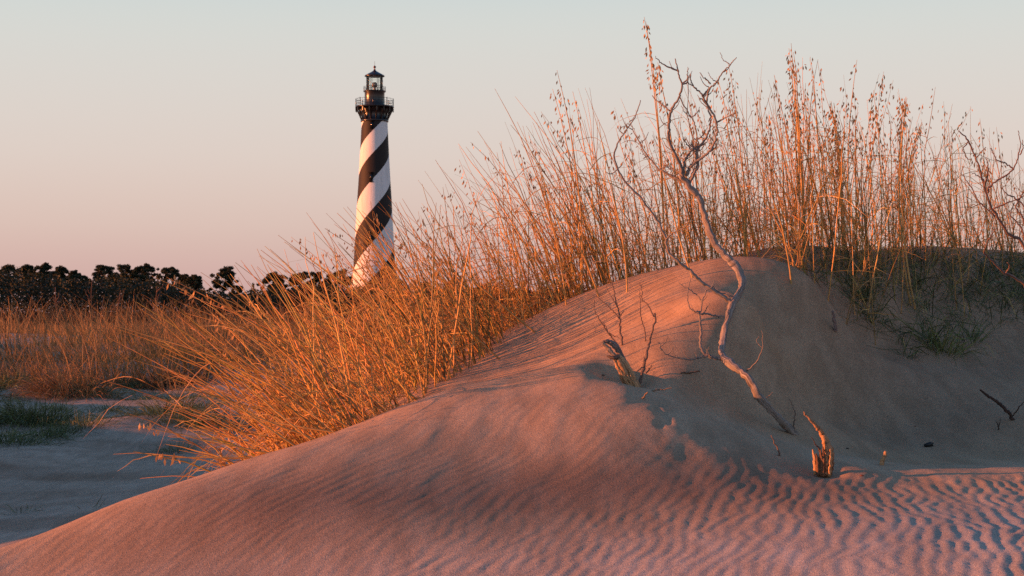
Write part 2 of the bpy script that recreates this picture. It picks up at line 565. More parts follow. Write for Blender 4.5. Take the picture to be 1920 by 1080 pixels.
# band across the front face: coarse sand plus weak light put into colour; darker patches elsewhere
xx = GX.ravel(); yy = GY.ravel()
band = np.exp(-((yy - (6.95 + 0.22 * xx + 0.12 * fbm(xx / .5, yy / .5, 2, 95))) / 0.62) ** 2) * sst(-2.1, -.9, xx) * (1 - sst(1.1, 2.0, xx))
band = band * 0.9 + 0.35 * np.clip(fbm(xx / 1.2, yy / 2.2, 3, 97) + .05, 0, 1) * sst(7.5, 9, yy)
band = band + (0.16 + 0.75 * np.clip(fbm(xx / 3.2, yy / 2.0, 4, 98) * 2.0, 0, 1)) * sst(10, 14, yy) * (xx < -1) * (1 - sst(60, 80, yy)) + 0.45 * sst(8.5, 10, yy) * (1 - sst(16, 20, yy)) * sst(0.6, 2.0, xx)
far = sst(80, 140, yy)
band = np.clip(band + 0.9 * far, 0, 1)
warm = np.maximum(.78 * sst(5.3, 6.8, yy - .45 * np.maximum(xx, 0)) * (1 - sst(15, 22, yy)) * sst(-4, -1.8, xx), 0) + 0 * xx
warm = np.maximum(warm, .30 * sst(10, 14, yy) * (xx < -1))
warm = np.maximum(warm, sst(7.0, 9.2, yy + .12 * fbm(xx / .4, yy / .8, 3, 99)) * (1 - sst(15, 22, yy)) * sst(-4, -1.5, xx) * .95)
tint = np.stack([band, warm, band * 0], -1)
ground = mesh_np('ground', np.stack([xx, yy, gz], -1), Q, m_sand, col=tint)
tag(ground, 'pale rippled wind blown dune sand running down into a flat sandy valley', 'sand', kind='structure')

# ------------------------------------------------------------------ materials of the things


def plain(name, col, rough=0.6, nscale=None, var=0.15, metal=0.0, spec=0.5, coat=0.0):
    m, n, l, b = new_mat(name)
    b.inputs['Roughness'].default_value = rough; b.inputs['Metallic'].default_value = metal
    b.inputs['Specular IOR Level'].default_value = spec
    b.inputs['Coat Weight'].default_value = coat
    t = n.new('ShaderNodeTexCoord')
    k = noise(n, l, t.outputs['Object'], nscale or 3.0, 4, 0.6)
    r = ramp(n, l, k.outputs[0], [(0.3, tuple(c * (1 - var) for c in col)), (0.7, tuple(min(1, c * (1 + var)) for c in col))])
    l.new(r.outputs[0], b.inputs['Base Color'])
    return m


def tinted(name, col, rough=0.7, translucent=0.0, spec=0.3, nscale=9.0, var=0.25):
    """base colour times the plant's own tint (one tint per blade or stem)"""
    m, n, l, b = new_mat(name)
    b.inputs['Roughness'].default_value = rough; b.inputs['Specular IOR Level'].default_value = spec
    a = n.new('ShaderNodeAttribute'); a.attribute_name = 'tint'
    t = n.new('ShaderNodeTexCoord')
    k = noise(n, l, t.outputs['Object'], nscale, 2, 0.6)
    r = ramp(n, l, k.outputs[0], [(0.3, tuple(c * (1 - var) for c in col)), (0.7, tuple(min(1, c * (1 + var)) for c in col))])
    c = mixc(n, l, 1.0, r.outputs[0], a.outputs['Color'], 'MULTIPLY')
    l.new(c, b.inputs['Base Color'])
    if translucent:
        tr = n.new('ShaderNodeBsdfTranslucent'); mx = n.new('ShaderNodeMixShader'); mx.inputs[0].default_value = translucent
        l.new(c, tr.inputs[0]); l.new(b.outputs[0], mx.inputs[1]); l.new(tr.outputs[0], mx.inputs[2])
        l.new(mx.outputs[0], n['Material Output'].inputs[0])
    return m


m_straw = tinted('dry_straw', (0.62, 0.375, 0.13), 0.5, 0.2)
m_seed = tinted('dry_seed', (0.46, 0.27, 0.115), 0.7, 0.15)
m_green = tinted('green_blade', (0.105, 0.13, 0.052), 0.5, 0.2)
m_meadow = tinted('meadow_straw', (0.30, 0.175, 0.08), 0.7, 0.15, nscale=0.6)
m_needle = tinted('pine_needles', (0.036, 0.042, 0.020), 0.7, 0.05, nscale=0.8)
m_bark = tinted('bark', (0.085, 0.055, 0.040), 0.9, 0, nscale=2.0)
m_brush = tinted('bare_brush', (0.030, 0.022, 0.018), 0.9, 0, nscale=0.5)

# weathered wood: long grey fibres with tan showing between them
m_wood, n, l, b = new_mat('weathered_wood')
uvn = n.new('ShaderNodeTexCoord')
k1 = noise(n, l, uvn.outputs['UV'], 1.0, 5, 0.65, (26, 5, 1))
k2 = noise(n, l, uvn.outputs['UV'], 1.0, 3, 0.6, (60, 16, 1))
r1 = ramp(n, l, k1.outputs[0], [(0.30, (0.06, 0.05, 0.045)), (0.42, (0.22, 0.185, 0.165)), (0.58, (0.40, 0.35, 0.32)), (0.76, (0.60, 0.55, 0.50))])
r2 = ramp(n, l, k2.outputs[0], [(0.35, (0.55, 0.52, 0.50)), (0.6, (1.1, 1.1, 1.1))])
a_ = n.new('ShaderNodeAttribute'); a_.attribute_name = 'tint'
cw = mixc(n, l, 1.0, r1.outputs[0], r2.outputs[0], 'MULTIPLY')
cw = mixc(n, l, 1.0, cw, a_.outputs['Color'], 'MULTIPLY')
l.new(cw, b.inputs['Base Color']); b.inputs['Roughness'].default_value = 0.8; b.inputs['Specular IOR Level'].default_value = 0.25
bp = n.new('ShaderNodeBump'); bp.inputs['Strength'].default_value = 0.8; bp.inputs['Distance'].default_value = 0.004
l.new(k1.outputs[0], bp.inputs['Height']); l.new(bp.outputs[0], b.inputs['Normal'])

# ------------------------------------------------------------------ lighthouse
LD = 418.0
SC = LD / FPX                     # metres per photograph pixel at the tower
LX = (701.8 - 960) / FPX * LD
G0 = float(base_h(LX, LD)[0])


def lz(v):
    return (600 - v) * SC + EYE


L_org = np.array([LX, LD, G0])
prof = np.array([(3.2, 46.5), (24.25, 0), (0, 0)])  # replaced below
z_of = np.array([lz(v) for v in (575, 560, 490, 430, 370, 340, 285, 228)]) - G0
r_of = np.array([44.5, 43.0, 38.6, 35.2, 32.0, 30.0, 27.0, 24.3]) * SC

# helical daymark: angle turned by the stripes at each height (quadratic fit of where the edges cross the tower's front)
edge_v = np.array([245.5, 286, 337, 394, 453, 521]); edge_a = np.array([0, 90, 180, 270, 360, 450.0])
co = np.polyfit((lz(edge_v) - G0), edge_a, 3)

m_mark, n, l, b = new_mat('spiral_daymark_paint')
t = n.new('ShaderNodeTexCoord'); sp = n.new('ShaderNodeSeparateXYZ'); l.new(t.outputs['Object'], sp.inputs[0])


def mth(op, a, b_=None):
    q = n.new('ShaderNodeMath'); q.operation = op
    for i, v in enumerate((a, b_)):
        if v is None: continue
        if isinstance(v, (int, float)): q.inputs[i].default_value = v
        else: l.new(v, q.inputs[i])
    return q.outputs[0]


az = mth('ARCTAN2', sp.outputs['X'], mth('MULTIPLY', sp.outputs['Y'], -1.0))       # 0 at the front, positive to the right
azd = mth('MULTIPLY', az, 180 / PI)
zz = sp.outputs['Z']
phi = mth('ADD', mth('MULTIPLY', mth('ADD', mth('MULTIPLY', mth('ADD', mth('MULTIPLY', zz, float(co[0])), float(co[1])), zz), float(co[2])), zz), float(co[3]))
turn = mth('FRACT', mth('DIVIDE', mth('ADD', mth('ADD', phi, azd), 3600.0), 180.0))
isb = mth('GREATER_THAN', turn, 0.5)
kn = noise(n, l, t.outputs['Object'], 1.0, 6, 0.7, (1.3, 1.3, .12))
white = ramp(n, l, kn.outputs[0], [(0.3, (0.66, 0.645, 0.62)), (0.48, (0.80, 0.80, 0.79)), (0.7, (0.86, 0.86, 0.86))])
black = ramp(n, l, kn.outputs[0], [(0.3, (0.022, 0.017, 0.016)), (0.7, (0.034, 0.026, 0.024))])
cc = mixc(n, l, isb, white.outputs[0], black.outputs[0])
l.new(cc, b.inputs['Base Color']); b.inputs['Roughness'].default_value = 0.6; b.inputs['Specular IOR Level'].default_value = 0.2
bk = n.new('ShaderNodeTexBrick'); bk.inputs['Scale'].default_value = 1.0; bk.inputs['Brick Width'].default_value = 0.6; bk.inputs['Row Height'].default_value = 0.25; bk.inputs['Mortar Size'].default_value = 0.02
cmb = n.new('ShaderNodeCombineXYZ'); l.new(mth('MULTIPLY', az, 4.0), cmb.inputs[0]); l.new(zz, cmb.inputs[1]); l.new(cmb.outputs[0], bk.inputs['Vector'])
bp = n.new('ShaderNodeBump'); bp.inputs['Strength'].default_value = 0.25; bp.inputs['Distance'].default_value = 0.02; l.new(bk.outputs['Fac'], bp.inputs['Height']); bp.invert = True
l.new(bp.outputs[0], b.inputs['Normal'])

m_iron = plain('black_iron_paint', (0.014, 0.012, 0.012), 0.28, 1.5, 0.3, spec=0.6)
m_frame = plain('dark_window_frame', (0.012, 0.011, 0.011), 0.9, 2.0, 0.2, spec=0.1)
m_brick = plain('red_brick', (0.26, 0.09, 0.06), 0.85, 2.0, 0.25)
m_granite = plain('granite', (0.42, 0.39, 0.37), 0.8, 4.0, 0.15)
m_pane = plain('dark_window', (0.01, 0.01, 0.012), 0.15, 2.0, 0.1)
m_lens = plain('lens_frame', (0.20, 0.17, 0.14), 0.3, 2.0, 0.1, metal=0.4)
m_glass, n, l, b = new_mat('lantern_glass')
tr = n.new('ShaderNodeBsdfTransparent'); gl = n.new('ShaderNodeBsdfGlossy'); gl.inputs['Roughness'].default_value = 0.02
tr.inputs[0].default_value = (0.97, 0.985, 0.96, 1)
fr = n.new('ShaderNodeFresnel'); fr.inputs[0].default_value = 1.5; mx = n.new('ShaderNodeMixShader')
l.new(fr.outputs[0], mx.inputs[0]); l.new(tr.outputs[0], mx.inputs[1]); l.new(gl.outputs[0], mx.inputs[2]); l.new(mx.outputs[0], n['Material Output'].inputs[0])


def lathe(profile, seg=64, close=True, a0=0.0):
    """profile [(r, z)] -> V, Q"""
    V = []; Q = []
    for r_, z in profile:
        for j in range(seg):
            a = 2 * PI * j / seg + a0
            V.append((r_ * math.cos(a), r_ * math.sin(a), z))
    for i in range(len(profile) - 1):
        for j in range(seg):
            Q.append((i * seg + j, i * seg + (j + 1) % seg, (i + 1) * seg + (j + 1) % seg, (i + 1) * seg + j))
    return np.array(V), np.array(Q)


def box(cx, cy, cz, sx, sy, sz, rz=0.0):
    v = np.array([(x, y, z) for x in (-.5, .5) for y in (-.5, .5) for z in (-.5, .5)]) * (sx, sy, sz)
    c, s_ = math.cos(rz), math.sin(rz)
    v = np.c_[v[:, 0] * c - v[:, 1] * s_, v[:, 0] * s_ + v[:, 1] * c, v[:, 2]] + (cx, cy, cz)
    q = [(0, 1, 3, 2), (4, 6, 7, 5), (0, 4, 5, 1), (2, 3, 7, 6), (0, 2, 6, 4), (1, 5, 7, 3)]
    return v, np.array(q)


lh = empty('lighthouse', L_org, 'tall lighthouse tower with black and white spiral stripes rising behind the grass', 'lighthouse')


def lpart(name, V, Q, mat, smooth=True, parent=None):
    m_ = MB(); m_.add(V, Q); o = m_.build(name, mat, parent or lh, smooth); return o


zb = z_of[0]
zs = np.linspace(zb, z_of[-1], 60)
o_ = np.argsort(z_of)
rs = np.interp(zs, z_of[o_], r_of[o_])
V, Q = lathe(list(zip(rs, zs)), 96); lpart('tower', V, Q, m_mark)
# octagonal brick base with granite plinth and cornice
rb = r_of[0] * 1.16
V, Q = lathe([(rb * 1.04, 0.35), (rb * 1.0, zb - 0.55)], 8, a0=PI / 8); lpart('brick_base', V, Q, m_brick, False)
V, Q = lathe([(rb * 1.12, -0.6), (rb * 1.12, 0.3), (rb * 1.05, 0.35)], 8, a0=PI / 8); lpart('granite_plinth', V, Q, m_granite, False)
V, Q = lathe([(rb * 1.0, zb - 0.56), (rb * 1.09, zb - 0.45), (rb * 1.09, zb - 0.1), (r_of[0] * 0.98, zb + 0.02)], 8, a0=PI / 8); lpart('granite_cornice', V, Q, m_granite, False)
for k, v in enumerate((236.0, 334.5, 447.0, 540.0)):
    zc = lz(v) - G0
    rr = float(np.interp(zc, z_of[o_], r_of[o_]))
    a = math.radians(-7.5)
    X, Y = rr * math.sin(a), -rr * math.cos(a)
    h = 2.1 if k else 1.7
    m_ = MB(); m_.add(*box(X, Y + .02, zc, 0.86, 0.5, h, a)); m_.add(*box(X, Y - .06, zc + h / 2 + .11, 1.2, 0.56, 0.22, a)); m_.add(*box(X, Y - .05, zc - h / 2 - .08, 1.05, 0.5, 0.14, a))
    w = m_.build('window', m_frame, lh, False)
    m_ = MB(); m_.add(*box(X, Y - .245, zc, 0.60, 0.04, h - .3, a)); m_.build('pane', m_pane, w, False)
z0 = lz(228) - G0
P1 = SC
# watch room, brackets and main gallery
V, Q = lathe([(24.3 * P1, z0 - .05), (26.0 * P1, z0), (26.0 * P1, z0 + .35), (24.4 * P1, z0 + .5), (24.4 * P1, z0 + 3.0), (25.5 * P1, z0 + 3.1), (25.5 * P1, z0 + 3.5)], 64); lpart('watch_room', V, Q, m_iron)
zg = lz(200) - G0
V, Q = lathe([(20 * P1, zg - .30), (35.5 * P1, zg - .22), (36.3 * P1, zg - .2), (36.3 * P1, zg + .12), (19 * P1, zg + .14)], 64); lpart('gallery_deck', V, Q, m_iron, False)
nb = 16
for k in range(nb):
    a = 2 * PI * (k + .5) / nb
    c, s_ = math.cos(a), math.sin(a)
    pts = [(24.2, 226), (26.0, 221), (29.5, 213), (33.2, 206), (35.0, 203.2)]
    pp = np.array([(r_ * P1 * c, r_ * P1 * s_, lz(v) - G0) for r_, v in pts])
    m_ = MB(); m_.add(*tube(pp, [.16, .17, .19, .2, .2], 6)[:2])
    m_.add(*box(30 * P1 * c, 30 * P1 * s_, zg - .42, 11.5 * P1, .2, .24, a))
    m_.add(*box(35.4 * P1 * c, 35.4 * P1 * s_, zg - .75, .2, .2, .9, a))
    for rr_, v in ((27.2, 211.5), (29.0, 208.0)):
        m_.add(*box(rr_ * P1 * c, rr_ * P1 * s_, lz(v) - G0, .10, .12, 1.5 if rr_ < 28 else .9, a))
    m_.build('bracket', m_iron, lh, False)
zr = lz(185.5) - G0
m_ = MB()
for zz_ in (zr, zr - .62, zr - 1.2):
    ring = np.array([(35.3 * P1 * math.cos(t_), 35.3 * P1 * math.sin(t_), zz_) for t_ in np.linspace(0, 2 * PI, 65)])
    m_.add(*tube(ring, np.full(65, .045), 5, cap=False)[:2])
for k in range(40):
    a = 2 * PI * k / 40
    thick = .14 if k % 5 == 0 else .035
    m_.add(*box(35.3 * P1 * math.cos(a), 35.3 * P1 * math.sin(a), (zg + zr) / 2 + .05, thick, thick, zr - zg + (.25 if k % 5 == 0 else 0), a))
m_.build('railing', m_iron, lh, False)
# drum, upper gallery, lantern room
z1 = lz(171) - G0
V, Q = lathe([(19.2 * P1, zg + .1), (19.2 * P1, zg + .4), (18.7 * P1, zg + .5), (18.7 * P1, z1 - .4), (19.4 * P1, z1 - .15), (19.4 * P1, z1)], 64); lpart('lantern_drum', V, Q, m_iron)
V, Q = lathe([(18 * P1, z1 - .02), (21 * P1, z1 - .05), (21 * P1, z1 + .17), (15 * P1, z1 + .2)], 64); lpart('upper_gallery', V, Q, m_iron, False)
zu = lz(162) - G0
m_ = MB()
for zz_ in (zu, (zu + z1) / 2 + .1):
    ring = np.array([(20.6 * P1 * math.cos(t_), 20.6 * P1 * math.sin(t_), zz_) for t_ in np.linspace(0, 2 * PI, 49)])
    m_.add(*tube(ring, np.full(49, .035), 5, cap=False)[:2])
for k in range(16):
    a = 2 * PI * (k + .5) / 16
    m_.add(*box(20.6 * P1 * math.cos(a), 20.6 * P1 * math.sin(a), (z1 + zu) / 2, .06, .06, zu - z1, a))
m_.build('upper_railing', m_iron, lh, False)
z2 = lz(141.5) - G0
V, Q = lathe([(15.5 * P1, z1 + .1), (15.5 * P1, z2)], 16, a0=PI / 16); lpart('lantern_glass', V, Q, m_glass, False)
m_ = MB()
for k in range(8):
    a = 2 * PI * k / 8 + PI / 8
    m_.add(*box(15.8 * P1 * math.cos(a), 15.8 * P1 * math.sin(a), (z1 + z2) / 2 + .05, .12, .08, z2 - z1 - .1, a))
for fz in (0.36, 0.68):
    ring = np.array([(15.75 * P1 * math.cos(t_), 15.75 * P1 * math.sin(t_), z1 + (z2 - z1) * fz) for t_ in np.linspace(0, 2 * PI, 33)])
    m_.add(*tube(ring, np.full(33, .028), 5, cap=False)[:2])
m_.build('glazing_bars', m_iron, lh, False)
V, Q = lathe([(0.02, z1 + .2), (.42, z1 + .25), (.3, z1 + .8), (.25, z1 + 1.0), (.62, z1 + 1.15), (.72, z1 + 1.6), (.6, z1 + 2.1), (.2, z1 + 2.3), (.02, z1 + 2.35)], 20); lens = lpart('beacon_lamp', V, Q, m_lens)
V, Q = lathe([(18.6 * P1, z2 - .12), (18.9 * P1, z2), (18.3 * P1, z2 + .14), (14.5 * P1, z2 + .42), (9 * P1, z2 + .82), (4.4 * P1, z2 + 1.15), (2.3 * P1, z2 + 1.38), (1.9 * P1, z2 + 1.62), (.05, z2 + 1.65)], 48); lpart('roof', V, Q, m_iron)
V, Q = lathe([(15.3 * P1, z2 - .02), (.05, z2 + .3)], 48); lpart('lantern_ceiling', V, Q, m_iron)
zf = z2 + 1.6
V, Q = lathe([(1.3 * P1, zf - .1), (1.1 * P1, zf + .25)] + [(2.6 * P1 * math.sin(t_), zf + .62 - .34 * math.cos(t_)) for t_ in np.linspace(.45, PI, 9)], 16)
fin = lpart('finial', V, Q, plain('finial_copper', (0.16, 0.08, 0.06), 0.35, 4, .2, metal=.3))
m_ = MB(); m_.add(*tube(np.array([(0, 0, zf + .85), (0, 0, zf + 2.0)]), [.045, .03], 5)[:2]); m_.build('lightning_rod', m_iron, fin)

# ------------------------------------------------------------------ keepers' house beside the tower
HO = np.array([(770 - 960) / FPX * 395, 395.0, float(base_h((770 - 960) / FPX * 395, 395)[0])])
ho = empty('keepers_house', HO, 'small pale white house showing through the grass right of the striped lighthouse', 'house')
m_clap = plain('white_clapboard', (0.62, 0.63, 0.64), 0.7, 2.0, 0.08)
m_roof = plain('dark_shingle', (0.05, 0.045, 0.045), 0.85, 3.0, 0.2)
m_ = MB()
m_.add(*box(0, 3, 3.6, 5.0, 7.0, 7.2))
m_.add(np.array([(-2.5, -.5, 7.2), (2.5, -.5, 7.2), (0, -.5, 9.6), (-2.5, 6.5, 7.2), (2.5, 6.5, 7.2), (0, 6.5, 9.6)]), np.array([(0, 1, 2, 2), (5, 4, 3, 3)]))
m_.build('wall', m_clap, ho, False)
m_ = MB()
m_.add(np.array([(-2.9, -.8, 6.9), (-2.9, 6.8, 6.9), (0, 6.8, 9.75), (0, -.8, 9.75)]), np.array([(0, 1, 2, 3)]))
m_.add(np.array([(2.9, -.8, 6.9), (0, -.8, 9.752), (0, 6.8, 9.752), (2.9, 6.8, 6.9)]), np.array([(0, 1, 2, 3)]))
rf = m_.build('roof', m_roof, ho, False)
m_ = MB(); m_.add(*box(0.9, 3.0, 9.8, .7, .7, 1.6)); m_.build('chimney', m_brick, rf, False)
for wx in (-1.2, 1.2):
    for wz in (2.2, 5.2):
        m_ = MB(); m_.add(*box(wx, -.53, wz, .9, .08, 1.5)); w = m_.build('window', m_clap, ho, False)
        m_ = MB(); m_.add(*box(wx, -.58, wz, .7, .03, 1.3)); m_.build('pane', m_pane, w, False)


# ------------------------------------------------------------------ trees and brush beyond the meadow
def leaf_quads(Pc, size, r_, flat=0.6):
    """small leaf tufts: a quad per point, each turned its own way"""
    N = len(Pc)
    a = unit(r_.standard_normal((N, 3)) * (1, 1, flat)); b_ = unit(np.cross(a, r_.standard_normal((N, 3))))
    sa = size * r_.uniform(.6, 1.3, (N, 1)); sb = size * r_.uniform(.35, .8, (N, 1))
    V = np.stack([Pc - a * sa - b_ * sb * .3, Pc + b_ * sb, Pc + a * sa + b_ * sb * .2, Pc - b_ * sb], 1).reshape(-1, 3)
    Q = np.arange(N * 4).reshape(N, 4)
    return V, Q


def pine(u, v, w, D, label, seed, sparse=0.0, lean=0.0, bare=0.45):
    """u, v: top of the crown on the photograph; w: crown width there in pixels"""
    r_ = np.random.default_rng(seed)
    top = px(u, v, D)
    k = D / FPX
    X0 = top[0] - lean; g = float(base_h(X0, D)[0])
    org = np.array([X0, D, g])
    h = top[2] - g
    t = empty('pine_tree', org, label, 'tree', 'pines on the skyline beyond the meadow')
    W = w * k / 2 * r_.uniform(.85, 1.18)
    ss = np.linspace(0, 1, 9)
    tp = np.stack([lean * ss ** 1.5 + .12 * np.sin(ss * 5 + seed), .1 * np.cos(ss * 4 + seed), h * .93 * ss], -1)
    m_ = MB(); m_.add(*tube(tp, np.interp(ss, [0, 1], [.17, .05]), 6)[:2], col=(1, 1, 1))
    # crown clumps
    ch = min(h * bare, W * r_.uniform(1.3, 2.7))
    nc = int((46 + r_.integers(0, 14)) * (1 - .5 * sparse)); cl = []
    for i in range(nc):
        q = r_.uniform(-.95, .93)
        zc = h - ch / 2 + q * ch / 2
        rad = W * (1.12 if q < .2 else .9) * math.sqrt(1 - q * q) * r_.uniform(0, 1) ** .45
        a = r_.uniform(0, 2 * PI)
        ax = np.interp(zc / h, ss, tp[:, 0])
        c = np.array([ax + rad * math.cos(a), rad * math.sin(a), zc + r_.uniform(-.2, .2)])
        s_ = W * r_.uniform(.11, .27)
        cl.append((c, s_))
        zt = max(zc - r_.uniform(.4, 1.5), h * .3)
        p0 = np.array([np.interp(zt / h, ss, tp[:, 0]), 0, zt])
        mid = (p0 + c) / 2 + (0, 0, -.15)
        m_.add(*tube(np.array([p0, mid, c]), [.06, .045, .02], 5)[:2])
    for i in range(int(r_.integers(2, 6))):          # limbs that reach out of the crown
        a = r_.uniform(0, 2 * PI); zc = h - ch * r_.uniform(.25, 1.15)
        cl.append((np.array([np.interp(zc / h, ss, tp[:, 0]) + W * r_.uniform(1.0, 1.35) * math.cos(a), W * math.sin(a), zc]), W * r_.uniform(.10, .17)))
        m_.add(*tube(np.array([(np.interp(zc / h, ss, tp[:, 0]), 0, zc - .5), cl[-1][0]]), [.06, .025], 5)[:2])
    cl.append((np.array([lean + W * r_.uniform(-.2, .2), 0, h - W * .16]), W * .20))
    m_.build('trunk', m_bark, t)
    P = []; T_ = []
    for c, s_ in cl:
        n_ = int(520 * (1 - .6 * sparse) * (s_ / .6) ** 1.5) + 34
        d = unit(r_.standard_normal((n_, 3))) * (r_.uniform(.15, 1, (n_, 1)) ** .5 + np.abs(r_.normal(0, .16, (n_, 1))))
        P.append(c + d * s_ * (1, 1, .70) + r_.standard_normal((n_, 3)) * .06)
        T_.append(np.full((n_, 1), r_.uniform(.6, 1.25)) * r_.uniform(.8, 1.2, (n_, 1)))
    P = np.concatenate(P); T_ = np.concatenate(T_)
    V, Q = leaf_quads(P, .115, r_)
    m_ = MB(); m_.add(V, Q, col=np.repeat(T_, 4, 0) * np.array([[1, 1, 1]])); m_.build('crown', m_needle, t, False)
    return t


PINES = [
    (17, 499, 42, 0, 0, 'rounded dark pine at the very left edge of the skyline'),
    (50, 497, 30, 0, 0, 'slim topped dark pine, second from the left edge'),
    (82, 495, 42, 0, 0, 'tallest broad pine of the left clump on the skyline'),
    (112, 501, 34, 0, 0, 'dark pine just right of the tallest pine of the left clump'),
    (137, 507, 34, 0, 0, 'lower pine where the left clump of trees begins to slope down'),
    (161, 519, 26, 0, 0, 'short pine at the right end of the left clump'),
    (198, 498, 40, .1, 0, 'round crowned pine right of the gap in the left tree line'),
    (237, 497, 42, .1, 0, 'full crowned pine in the middle of the left tree line'),
    (262, 500, 34, 0, 0, 'very dense dark pine right of the full crowned one'),
    (278, 495, 28, .25, 0, 'thin pointed pine, highest of the middle clump'),
    (308, 502, 24, .7, 0, 'sparse see-through pine with bare forking limbs against the sky'),
    (324, 503, 26, .45, 0, 'open crowned pine right beside the sparse see-through one'),
    (345, 514, 32, .2, 0, 'low rounded pine right of the open crowned pair'),
    (366, 517, 36, .1, 0, 'last low pine before the wide gap in the tree line'),
    (426, 503, 46, .35, 1.0, 'lone leaning pine with a flat crown standing in the gap'),
    (444, 536, 26, .4, 0, 'small low pine at the foot of the lone leaning pine'),
    (512, 511, 56, .15, 0, 'wide crowned pine showing through the left end of the tall grass'),
    (562, 511, 38, .3, 0, 'open pine between the wide crowned pine and the lighthouse'),
    (592, 512, 34, .15, 0, 'dense pine left of the lighthouse behind the grass'),
    (616, 515, 30, .3, 0, 'pine second nearest to the left side of the lighthouse'),
    (643, 508, 34, .3, 0, 'pine right beside the left foot of the lighthouse'),
    (748, 524, 26, .3, 0, 'low pine between the lighthouse and the white house'),
    (795, 530, 34, .2, 0, 'low dark tree just right of the white house'),
    (848, 527, 34, .2, 0, 'rounded tree behind the grass right of the white house'),
    (905, 534, 40, .2, 0, 'low tree seen through the grass above the lit dune slope'),
    (965, 540, 44, .2, 0, 'tree farthest right, seen where the grass meets the dune'),
]
for i, (u, v, w, sp_, le, lab) in enumerate(PINES):
    pine(u, v, w, 285 + 18 * math.sin(i * 2.3), lab, 100 + i, sp_, le, 0.72 if sp_ < .25 else .50)

# evergreen thicket below the pines, one mass
r_ = np.random.default_rng(77)
N = 170000
D = r_.uniform(235, 305, N)
U = r_.uniform(-560, 1900, N)
topv = np.interp(U, [-560, 0, 60, 150, 200, 300, 380, 400, 440, 520, 600, 700, 800, 900, 1120], [513, 514, 514, 530, 523, 531, 540, 555, 557, 543, 536, 541, 548, 548, 548]) + 9 * vnoise(U / 16.0, D / 30.0, 3) + 5 * vnoise(U / 5.0, D / 12.0, 4)
X = (U - 960) / FPX * D
gb = base_h(X, D)
zt = (600 - topv) / FPX * 270 + EYE
f_ = r_.uniform(0, 1, N) ** .6
clump = vnoise(U / 9.0, D / 12.0, 8)
Z = gb + (zt - gb) * f_ * (1 - .12 * np.abs(clump))
V, Q = leaf_quads(np.stack([X, D, Z], -1), .25, r_)
tn = (.8 + .3 * clump)[:, None] * r_.uniform(.75, 1.2, (N, 1))
m_ = MB(); m_.add(V, Q, col=np.repeat(tn, 4, 0) * np.ones((1, 3)))
tag(m_.build('thicket', m_needle, None, False), 'dark evergreen thicket filling the space under the pines', 'thicket', kind='stuff')

# bare brush in front of the thicket
N = 32000
D = r_.uniform(150, 225, N)
U = r_.uniform(-600, 1900, N)
X = (U - 960) / FPX * D
gb = base_h(X, D)
hh = (2.2 + .9 * vnoise(X / 5, D / 9, 12)) * r_.uniform(.45, 1.0, N)
Pb = np.stack([X, D, gb], -1)
dr = unit(np.stack([r_.normal(0, .32, N), r_.normal(0, .2, N), np.ones(N)], -1))
s = np.linspace(0, 1, 4)
PP = Pb[:, None, :] + dr[:, None, :] * (hh[:, None] * s)[..., None] + r_.normal(0, .12, (N, 4, 3)) * s[None, :, None]
V, Q = ribbons(PP, np.full((N, 4), .035) * (1.2 - s), unit(np.stack([np.ones(N), r_.normal(0, .4, N), np.zeros(N)], -1)))
tn = (1 + .5 * vnoise(X / 6, D / 8, 14))[:, None] * r_.uniform(.6, 1.5, (N, 1)) * np.array([[1.15, .95, .85]])
m_ = MB(); m_.add(V, Q, col=np.repeat(tn, 8, 0))
tag(m_.build('brush', m_brush, None, False), 'dull reddish brown leafless brush standing before the trees', 'brush', kind='stuff')


def snag(u, v, D, seed, label):
    r_ = np.random.default_rng(seed)
    top = px(u, v, D); g = float(base_h(top[0], D)[0]); h = top[2] - g
    t = empty('dead_snag', (top[0], D, g), label, 'dead tree', 'bare snags before the tree line')
    m_ = MB(); s = np.linspace(0, 1, 7)
    m_.add(*tube(np.stack([.15 * np.sin(s * 4 + seed), 0 * s, h * s], -1), np.interp(s, [0, 1], [.07, .03]), 6)[:2])
    m_.build('trunk', m_snag, t)
    for i in range(6):
        q = r_.uniform(.45, .9); a = r_.choice([-1, 1]) * r_.uniform(.3, .9)
        p0 = np.array([.15 * math.sin(q * 4 + seed), 0, h * q]); L_ = r_.uniform(.5, 1.1)
        m_ = MB(); m_.add(*tube(np.array([p0, p0 + (a * L_ * .5, 0, L_ * .35), p0 + (a * L_ * .8, .1, L_ * .95)]), [.05, .035, .015], 5)[:2])
        m_.build('branch', m_snag, t)


m_snag = tinted('snag_wood', (0.12, 0.07, 0.055), 0.85)
snag(107, 538, 150, 1, 'forked reddish bare snag below the left pine clump')
snag(174, 525, 160, 2, 'single straight bare snag at the gap in the left tree line')
snag(224, 545, 150, 3, 'pale bare snag with crossed limbs below the full crowned pine')
snag(291, 537, 155, 4, 'bare snag below the thin pointed pine')

# ------------------------------------------------------------------ grasses
Z3 = np.array([0, 0, 1.0])


def stems(base, h, dirv, bend, K=8, wob=0.012, r_=None):
    """curved stems: base (N,3), h (N,), dirv (N,3) start direction, bend (N,3) sideways drift that grows with height"""
    s = np.linspace(0, 1, K)
    P = base[:, None, :] + (dirv * h[:, None])[:, None, :] * s[None, :, None] + (bend * h[:, None])[:, None, :] * (s ** 2.2)[None, :, None]
    if r_ is not None:
        P = P + r_.normal(0, wob, (len(base), K, 3)) * np.array([1, 1, .3]) * s[None, :, None]
    return P


def at_s(P, s):
    """points at fractions s (N,) along stems P (N,K,3)"""
    K = P.shape[1]
    f = np.clip(s, 0, .9999) * (K - 1); i = f.astype(int); f = (f - i)[:, None]
    n_ = np.arange(len(P))
    return P[n_, i] * (1 - f) + P[n_, np.minimum(i + 1, K - 1)] * f


